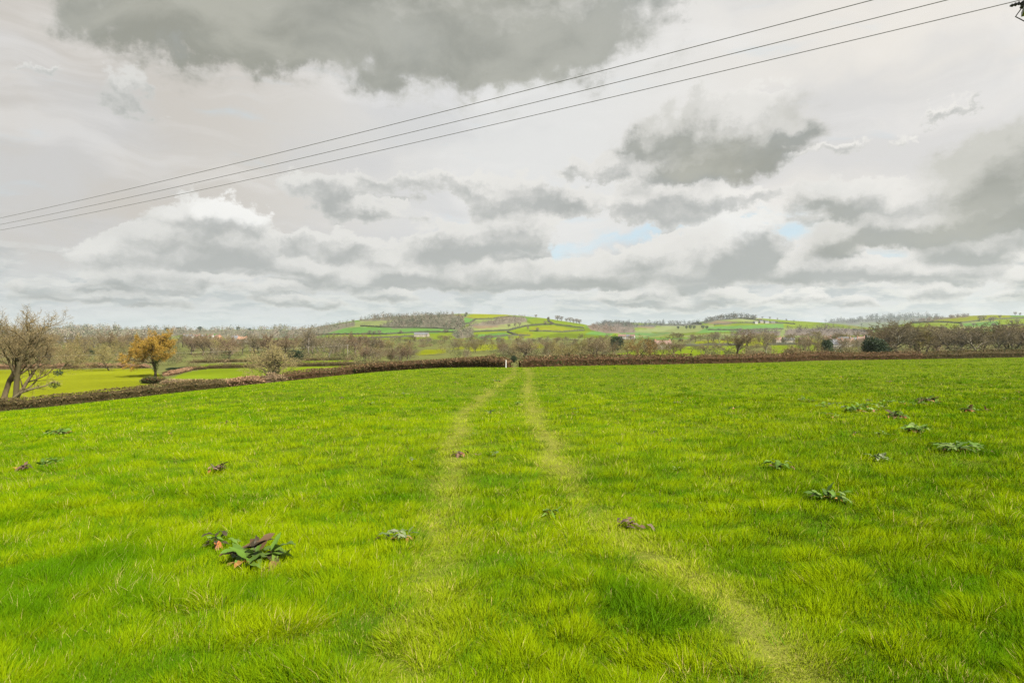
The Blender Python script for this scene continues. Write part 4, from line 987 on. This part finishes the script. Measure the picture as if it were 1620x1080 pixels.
def buildings():
    house(1321, 400, 6.4, 6.5, 5.6, 2.2, 'white_render', 'slate', .12, 'white fronted stone house just behind the right hedge', wins=3, porch=True)
    house(1310, 405, 4.0, 5, 3.2, 1.6, 'stone', 'slate', 1.2, 'small stone outbuilding left of the white house', wins=1, chim=False)
    house(1247, 640, 11, 7, 4.4, 2.6, 'cream', 'slate', .05, 'longest cream cottage in the row on the right', wins=5)
    house(1230, 650, 8.5, 7, 4.2, 2.6, 'stone', 'tile', .25, 'stone cottage with brownish roof left of the longest cream cottage', wins=3)
    house(1272, 640, 9, 7, 4.2, 2.6, 'cream', 'tile', -.15, 'cream cottage with warm roof right of the longest cream cottage', wins=4)
    house(1320, 520, 9, 7, 4.6, 2.4, 'stone', 'slate', .6, 'grey roofed house above the white fronted stone house', wins=3)
    for k, (px, d) in enumerate(((1340,540),(1351,610),(1362,640),(1333,640),(1309,700),(1372,690),(1365,560))):
        house(px, d, R.uniform(8, 11), 7, 4.6, 2.6, ('cream','brick','white_render')[k % 3], ('tile','slate')[k % 2], R.uniform(-.6, .6), 'small village house among the trees right of the white fronted house', 'village houses on the right', wins=2)
    for k, (px, d) in enumerate(((1448,640),(1464,700),(1477,660),(1491,720),(1501,760),(1440,740))):
        house(px, d + 120, R.uniform(9, 12), 7, 5, 2.8, ('cream','white_render','brick')[k % 3], ('tile','slate')[k % 2], R.uniform(-.5, .5), 'pale village house above the tall far right wood', 'village houses above the far right wood', wins=2)
    for k, (px, d) in enumerate(((303,880),(312,900),(322,890),(334,910),(296,930),(345,900),(371,800))):
        house(px, d, R.uniform(7, 9.5), 7, 5.0, 2.6, ('white_render','cream','brick')[k % 3], ('slate','tile')[k % 2], R.uniform(-.7, .7), 'white rendered house in the distant village on the left', 'houses of the distant left village', wins=2)
    house(384, 660, 9.5, 7, 4.4, 2.6, 'cream', 'terracotta', -.1, 'house with pale orange roof left of the pollarded trees', wins=3)
    house(116, 720, 16, 10, 3.6, 2.0, 'stone', 'white_roof', .1, 'long low building with pale roof behind the left woods', wins=4, chim=False, name='barn', cat='barn')
    house(664, 1040, 18, 10, 4.6, 2.8, 'stone', 'slate', .1, 'long grey barn at the foot of the main hill', wins=4, chim=False, name='barn', cat='barn')
    house(673, 1050, 11, 9, 4.2, 2.6, 'stone', 'slate', -.3, 'smaller grey barn right of the long grey barn', wins=2, chim=False, name='barn', cat='barn')
    for k, (px, d) in enumerate(((984,900),(991,940),(998,960))):
        house(px, d, R.uniform(9, 12), 7, 5, 2.8, ('white_render','cream')[k % 2], ('tile','slate')[k % 2], R.uniform(-.6, .6), 'village house beside the purplish wood right of the main hill', 'village houses by the purplish wood', wins=2)
    house(1048, 470, 12, 7, 4.2, 2.4, 'cream', 'tile', .1, 'pale house among trees at the end of the mid distance field', wins=3)
    for k, (px, py) in enumerate(((1195,512),(1204,511),(1213,511.5),(1223,512))):
        p = hit(px, py, 1300); e = house(px, p.y, 12, 9, 5, 3.0, ('white_render','stone')[k % 2], 'slate', R.uniform(-.5, .5), 'tiny farm building on the pale hill right of centre', 'farm buildings on the pale hill', wins=2, name='farm_building', cat='building')

# ------------------------------------------------------------------ poles, wires, post
def pole_and_wires():
    dirv = Vector((-1.684, 1, 0)).normalized(); perp = Vector((dirv.y, -dirv.x, 0))     # perp points away from the camera side
    if perp.y < 0: perp = -perp
    Hh = 9.5
    Ys = [24.3, 25.76, 27.18]
    # the far insulator sits at photo column ~1612 on the third wire
    t = (0.8185 * Ys[2]) / (1.684 + .8185); A3 = Vector((1.684 * t, Ys[2] - t, 0))
    span = (Vector((0, Ys[2], 0)) - Vector((0, Ys[0], 0))).dot(perp)
    mid = A3 - perp * (span / 2); cx, cy_ = mid.x, mid.y
    base = gz(cx, cy_); top = EYE + Hh + .25
    e = empty('utility_pole', (cx, cy_, base - .1))
    m = MB(); hz_ = top - base
    m.tube([(0,0,-.2),(0,0,hz_*.5),(0,0,hz_ + .15)], [.14,.125,.10], 12, (1,1,1)); m.build('pole', MATS['wood'], e, True)
    off = [A3 - perp * span - mid, Vector((0, 0, 0)), A3 - mid]
    zc = hz_ - .1
    m = MB(); a = perp * (-span / 2 - .12); b = perp * (span / 2 + .12); ang = math.atan2(perp.y, perp.x)
    m.box(0, 0, zc - .12, span + .3, .10, .12, None, ang); m.build('crossarm', MATS['steel'], e)
    for s in (-1, 1):
        m = MB(); m.tube([perp * s * span * .42 + Vector((0,0,zc - .16)), Vector((0,0,zc - 1.0)) + perp * s * .12], .028, 6); m.build('brace', MATS['steel'], e)
    for k, o_ in enumerate(off):
        m = MB(); z0 = zc
        prof = [(.02,-.10),(.035,0),(.10,.02),(.11,.05),(.05,.07),(.09,.09),(.095,.12),(.045,.14),(.07,.16),(.06,.21),(.02,.23)]
        vs = []; fs = []; n = 12
        for (rr, zz) in prof:
            for j in range(n): vs.append((o_.x + rr * math.cos(6.2832*j/n), o_.y + rr * math.sin(6.2832*j/n), z0 + zz))
        for i in range(len(prof) - 1):
            for j in range(n): fs.append((i*n+j, i*n+(j+1)%n, (i+1)*n+(j+1)%n, (i+1)*n+j))
        m.add(vs, fs); m.build('insulator', MATS['insulator'], e, True)
        # hanging strain insulator and its clevis beneath the arm end
        q0 = o_ + Vector((0, 0, zc + .18)); d = (dirv + Vector((0, 0, -.10))).normalized(); m = MB()
        m.tube([q0 + d * .05, q0 + d * .12, q0 + d * .16, q0 + d * .20, q0 + d * .24, q0 + d * .28, q0 + d * .34], [.02,.06,.03,.06,.03,.05,.015], 10); m.build('strain_insulator', MATS['insulator'], e, True)
    j = MB(); q = A3 - mid + Vector((0, 0, zc + .1))
    j.tube([q, q + dirv * .20 + Vector((0,0,-.30)), q - dirv * .02 + Vector((0,0,-.50)), q - perp * .3 + Vector((0, 0, -.42))], .018, 6); j.build('jumper_lead', MATS['insulator'], e)
    tag(e, 'wooden electricity pole at the right edge carrying three overhead cables', 'pole')
    # cables run on to the next pole, out of sight to the left
    names = ['uppermost thin overhead cable crossing the sky', 'middle thin overhead cable crossing the sky', 'lowest thin overhead cable crossing the sky']
    Lsp = 120.0
    for k in range(3):
        P0 = Vector((cx, cy_, base)) + off[k] + Vector((0, 0, zc + .16 + (hz_ - hz_)))
        P1 = P0 + dirv * Lsp; P1.z = EYE + Hh + .35
        pts = []
        for i in range(61):
            s = i / 60; p = P0.lerp(P1, s); p.z -= 1.0 * 4 * s * (1 - s); pts.append(p - P0)
        m = MB(); m.tube(pts, .012, 6); o = m.build('power_cable', MATS['cable']); o.location = P0
        tag(o, names[k], 'cable', 'overhead power cables')
    # small distant line
    a = at(550, 300); b = at(-70, 168)
    for nm, p, h, lab in ((0, a, 6.4, 'small pale electricity pole behind the second green field'), (1, b, 6.4, 'small electricity pole beyond the left edge')):
        if nm == 1: continue
        e = empty('utility_pole', p); m = MB(); m.tube([(0,0,-.2),(0,0,h)], [.17,.13], 8, (1,1,1)); m.build('pole', MATS['palewood'], e)
        m = MB(); m.box(0, 0, h - .35, 1.4, .1, .1); m.build('crossarm', MATS['steel'], e); tag(e, lab, 'pole')
    for k in (0, 1):
        m = MB(); P0 = a + Vector((.5 - k, 0, 6.1)); P1 = b + Vector((.5 - k, 0, 5.4)); pts = []
        for i in range(41):
            s = i / 40; p = P0.lerp(P1, s); p.z -= .9 * 4 * s * (1 - s); pts.append(p - P0)
        m.tube(pts, .010, 4); o = m.build('power_cable', MATS['palecable']); o.location = P0
        tag(o, 'faint pale cable strung low in front of the left valley trees', 'cable', 'faint cables in the left valley')
    p = at(800.5, 98.2); e = empty('marker_post', p)
    m = MB(); m.tube([(0,0,-.2),(0,0,1.14)], [.05,.045], 10, (1,1,1)); m.build('post', MATS['white'], e)
    m = MB(); m.tube([(0,0,1.14),(0,0,1.2)], [.065,.02], 10, (1,1,1)); m.build('cap', MATS['white'], e)
    tag(e, 'white marker post in front of the hedge at the gap', 'post')

# ------------------------------------------------------------------ dock plants in the grass
def dock(px, py, wpx, kind, label, group=None, seed=0, tall=1.0):
    r = random.Random(seed + int(px * 13 + py)); p = hit(px, py); size = wpx * p.y / F
    e = empty('dock_plant', p, 0)
    G = {'green': [(.075,.14,.018),(.10,.18,.024),(.06,.11,.018),(.14,.20,.05)], 'purple': [(.07,.115,.02),(.08,.15,.018),(.05,.04,.022),(.13,.20,.03),(.10,.06,.03),(.09,.155,.022)], 'pale': [(.12,.16,.06),(.17,.19,.11),(.09,.13,.04)], 'dead': [(.11,.065,.045),(.15,.09,.06),(.085,.06,.045),(.17,.12,.09)]}[kind]
    D = [(.30,.13,.04),(.22,.10,.05),(.34,.17,.06),(.15,.08,.05)]
    def leaf(mb, az, el, L, w, c, curl, twist, root):
        ns = 7; d = Vector((math.cos(az) * math.cos(el), math.sin(az) * math.cos(el), math.sin(el))); q = root.copy(); side0 = Vector((-math.sin(az), math.cos(az), 0)); rows = []
        for i in range(ns + 1):
            t = i / ns; wd = w * (math.sin(math.pi * min(1, (t * .93 + .06)) ** .8) ** .8) * (.12 if t < .14 else 1)
            side = rot_about(side0, d, twist * t); n = d.cross(side).normalized(); wav = math.sin(t * 14 + az * 3) * wd * .13
            rows += [q + side * wd * .5 + n * (wd * .13 + wav), q.copy(), q - side * wd * .5 + n * (wd * .13 - wav)]
            d = (d + Vector((0, 0, -curl))).normalized(); q = q + d * L / ns
        f = []
        for i in range(ns):
            for k in (0, 1): f.append((i*3+k, i*3+k+1, i*3+k+4, i*3+k+3))
        mb.add(rows, f, c)
    L = MB(); n = int(np.clip(size * 46, 7, 34)) if wpx > 30 else int(np.clip(size * 22, 4, 10))
    for k in range(n):
        az = k * 2.4 + r.uniform(-.4, .4); el = math.radians(r.uniform(8, 52)) * min(1.3, tall); ll = size * .40 * r.uniform(.55, 1.1) * (1.0 if el < .8 else .85)
        ll = min(ll, .30); root = Vector((r.gauss(0, .16) * size, r.gauss(0, .12) * size, r.uniform(.04, .10))); c = r.choice(G); kk = r.uniform(.8, 1.2)
        leaf(L, az, el, ll, ll * r.uniform(.26, .40), tuple(v * kk for v in c), r.uniform(.05, .22), r.uniform(-.7, .7), root)
    L.build('leaves', MATS['dock'], e, True)
    if kind != 'pale' or wpx > 40:
        X = MB(); m = max(2, n // 4)
        for k in range(m):
            az = r.uniform(0, 6.3) if kind != 'purple' else r.uniform(-2.8, .6); ll = min(.2, size * .3 * r.uniform(.6, 1.1)); root = Vector((r.gauss(0, .17) * size, r.gauss(0, .12) * size - size * .12, .06))
            leaf(X, az, math.radians(r.uniform(0, 40)), ll, ll * r.uniform(.25, .4), tuple(v * r.uniform(.7, 1.2) for v in r.choice(D)), r.uniform(.1, .3), r.uniform(-1.4, 1.4), root)
        X.build('withered_leaves', MATS['dock'], e, True)
    tag(e, label, 'weed', group)
def docks():
    dock(412, 893, 128, 'purple', 'largest dark dock plant with rusty leaves in the left foreground', tall=1.5)
    dock(345, 866, 66, 'purple', 'smaller dock plant just left of and behind the largest one')
    dock(634, 858, 64, 'pale', 'sparse greyish dock plant beside the left wheel track', tall=1.2)
    dock(1000, 836, 54, 'dead', 'withered brown dock plant lying on the right wheel track', tall=.4)
    dock(872, 818, 40, 'green', 'small dock plant with rusty leaf between the wheel tracks')
    dock(1316, 795, 66, 'green', 'mid sized dock plant with pale upper leaf on the right of the field', tall=1.1)
    dock(1517, 715, 70, 'green', 'big dark dock plant near the right edge', tall=.8)
    dock(1390, 730, 36, 'pale', 'pale upright dock leaves left of the big dark right hand plant', tall=1.3)
    dock(348, 748, 42, 'dead', 'small rusty dock plant upfield of the largest one', tall=1.2)
    dock(652, 733, 26, 'pale', 'small pale dock beside the left wheel track halfway up')
    dock(725, 722, 34, 'dead', 'flattened brown dock on the left wheel track', tall=.4)
    dock(782, 723, 26, 'pale', 'upright pale dock between the tracks halfway up', tall=1.3)
    dock(755, 726, 16, 'dead', 'tiny dark brown dock between the tracks halfway up')
    dock(1070, 750, 14, 'pale', 'single pale leaf standing right of the right wheel track', tall=1.4)
    dock(1232, 742, 50, 'green', 'faint dock patch left of the mid sized right plant', tall=.6)
    dock(78, 738, 40, 'green', 'dark dock plant near the left edge')
    dock(38, 745, 38, 'dead', 'straw coloured dock plant at the left edge', tall=.6)
    dock(96, 687, 44, 'green', 'dark low weed tuft upfield at the left', tall=.7)
    dock(1418, 662, 44, 'purple', 'tallest dark dock in the cluster of docks at the right', tall=1.2)
    dock(1536, 652, 36, 'purple', 'dark upright dock apart from the cluster near the right edge', tall=1.2)
    dock(1446, 685, 52, 'green', 'dock with reddish leaves below the cluster at the right', tall=.9)
    dock(1396, 690, 30, 'green', 'small dock left of the reddish leaved one below the cluster')
    dock(1352, 690, 20, 'dead', 'tiny rusty dock below the left end of the cluster')
    g = 'docks in the cluster at the right'; lab = 'low dark dock plant in the cluster at the right of the field'
    r = random.Random(4)
    for px, py, w in ((1268,634,22),(1285,637,16),(1300,645,30),(1318,643,20),(1334,648,26),(1350,652,34),(1366,645,30),(1376,651,30),(1388,643,26),(1398,648,22),(1372,636,20),(1404,638,26),(1428,640,22),(1455,641,30),(1468,636,34),(1480,640,20),(1306,658,18),(1318,662,22),(1590,632,16),(1604,634,12),(1340,638,16)):
        dock(px, py, w, r.choice(['green','green','purple','pale']), lab, g)
    g = 'small weeds scattered over the field'; lab = 'small dark weed scattered far up the pasture'
    for px, py, w in ((905,657,20),(912,650,20),(995,640,14),(1003,652,18),(1072,640,22),(1085,632,12),(820,641,22),(778,655,22),(784,604,22),(722,607,10),(640,625,14),(637,609,8),(590,640,14),(1192,618,9),(1120,603,8),(1085,597,9),(1128,600,12),(880,596,12),(868,594,8),(962,592,8),(995,597,8),(1245,603,10),(1330,597,12),(1372,592,8),(1402,591,6),(1408,605,12),(1455,612,8),(1555,602,9),(1558,625,9),(1610,622,10),(540,632,14),(480,652,14),(416,631,8),(356,672,18),(270,688,20),(1035,634,10),(1160,648,18),(1186,655,12),(1035,690,16),(1060,700,16),(975,706,10),(790,640,10),(712,655,8),(748,692,12),(838,690,8)):
        dock(px, py, w, r.choice(['green','green','purple','dead','pale']), lab, g)

def build_haze():
    m, nt, out = new_mat('haze'); v = nt.nodes.new('ShaderNodeVolumePrincipled'); v.inputs['Density'].default_value = HAZE; v.inputs['Color'].default_value = (.80, .90, 1.0, 1); v.inputs['Anisotropy'].default_value = .3
    nt.links.new(v.outputs[0], out.inputs['Volume'])
    mb = MB(); mb.box(0, 0, 60, 21000, 21000, 300); o = mb.build('haze', m)
    tag(o, kind='stuff')
HAZE = 0.00005

MATS = {}
def build_mats():
    M = MATS
    M['ground'] = mat_ground('pasture_soil'); M['grass'] = mat_foliage('grass_blade', .35, .7, 0, .0, up=.36)
    M['bark'] = mat_foliage('bark', 0, .9, .15, .1); M['twigs'] = mat_foliage('twig', 0, .9, .22, .1); M['leaves'] = mat_foliage('leaf', .25, .6, .15, .25); M['hedge'] = mat_foliage('hedge_twig', .12, .8, .12, .1); M['dock'] = mat_foliage('dock_leaf', .25, .5, .12, .22)
    M['stone'] = mat_simple('stone_wall', (.22,.19,.145), .9, .3, 1.5); M['cream'] = mat_simple('cream_render', (.26,.235,.185), .85, .1); M['white_render'] = mat_simple('white_render', (.29,.28,.26), .85, .1); M['brick'] = mat_simple('brick', (.33,.17,.11), .9, .25, 2)
    M['slate'] = mat_simple('slate', (.10,.103,.11), .6, .2, 1.2); M['tile'] = mat_simple('roof_tile', (.14,.09,.07), .8, .25, 1.2); M['terracotta'] = mat_simple('terracotta', (.27,.155,.10), .8, .15); M['white_roof'] = mat_simple('pale_sheet_roof', (.22,.225,.225), .5, .1)
    M['white'] = mat_simple('white_paint', (.80,.79,.76), .5, .06, 4); M['door'] = mat_simple('door_paint', (.12,.10,.09), .5, .1); M['glass'] = mat_simple('window_glass', (.03,.035,.04), .08, .1, 3, .6)
    M['wood'] = mat_simple('creosoted_wood', (.09,.065,.045), .85, .25, 5); M['palewood'] = mat_simple('weathered_wood', (.20,.175,.14), .85, .15, 5); M['steel'] = mat_simple('galvanised_steel', (.17,.17,.17), .5, .15, 6, .5); M['insulator'] = mat_simple('glazed_insulator', (.012,.012,.013), .35, .1, 5, .4)
    M['cable'] = mat_simple('cable', (.10,.10,.10), .5, .1); M['palecable'] = mat_simple('pale_cable', (.26,.25,.22), .5, .1)

def main():
    build_mats(); build_ground(); build_protos()
    OC = [(.22,.125,.04),(.19,.12,.05),(.25,.14,.04),(.16,.12,.05)]
    proto('orange_round', 'bare_tree', *gen_tree(55, H=9, trunk=.12, lead=.55, lens=(.56,.55,.5,.5), kids=(8,6,5,7), twig_w=.03, bark=(.09,.075,.045), twig=(.21,.135,.05), leaf=(1, .14, OC, .9)))
    proto('pollard', 'pollarded_tree', *gen_tree(56, H=7, trunk=.45, lead=.7, kids=(6,3,2,3), lens=(.42,.4,.4,.4), twig_w=.03, bark=(.22,.19,.12), twig=(.25,.21,.13)))
    hero_trees(); valley(); hill_stuff(); build_hedges(); buildings(); pole_and_wires(); docks(); build_grass()
    if HAZE > 0: build_haze()
main()
#GEO_END
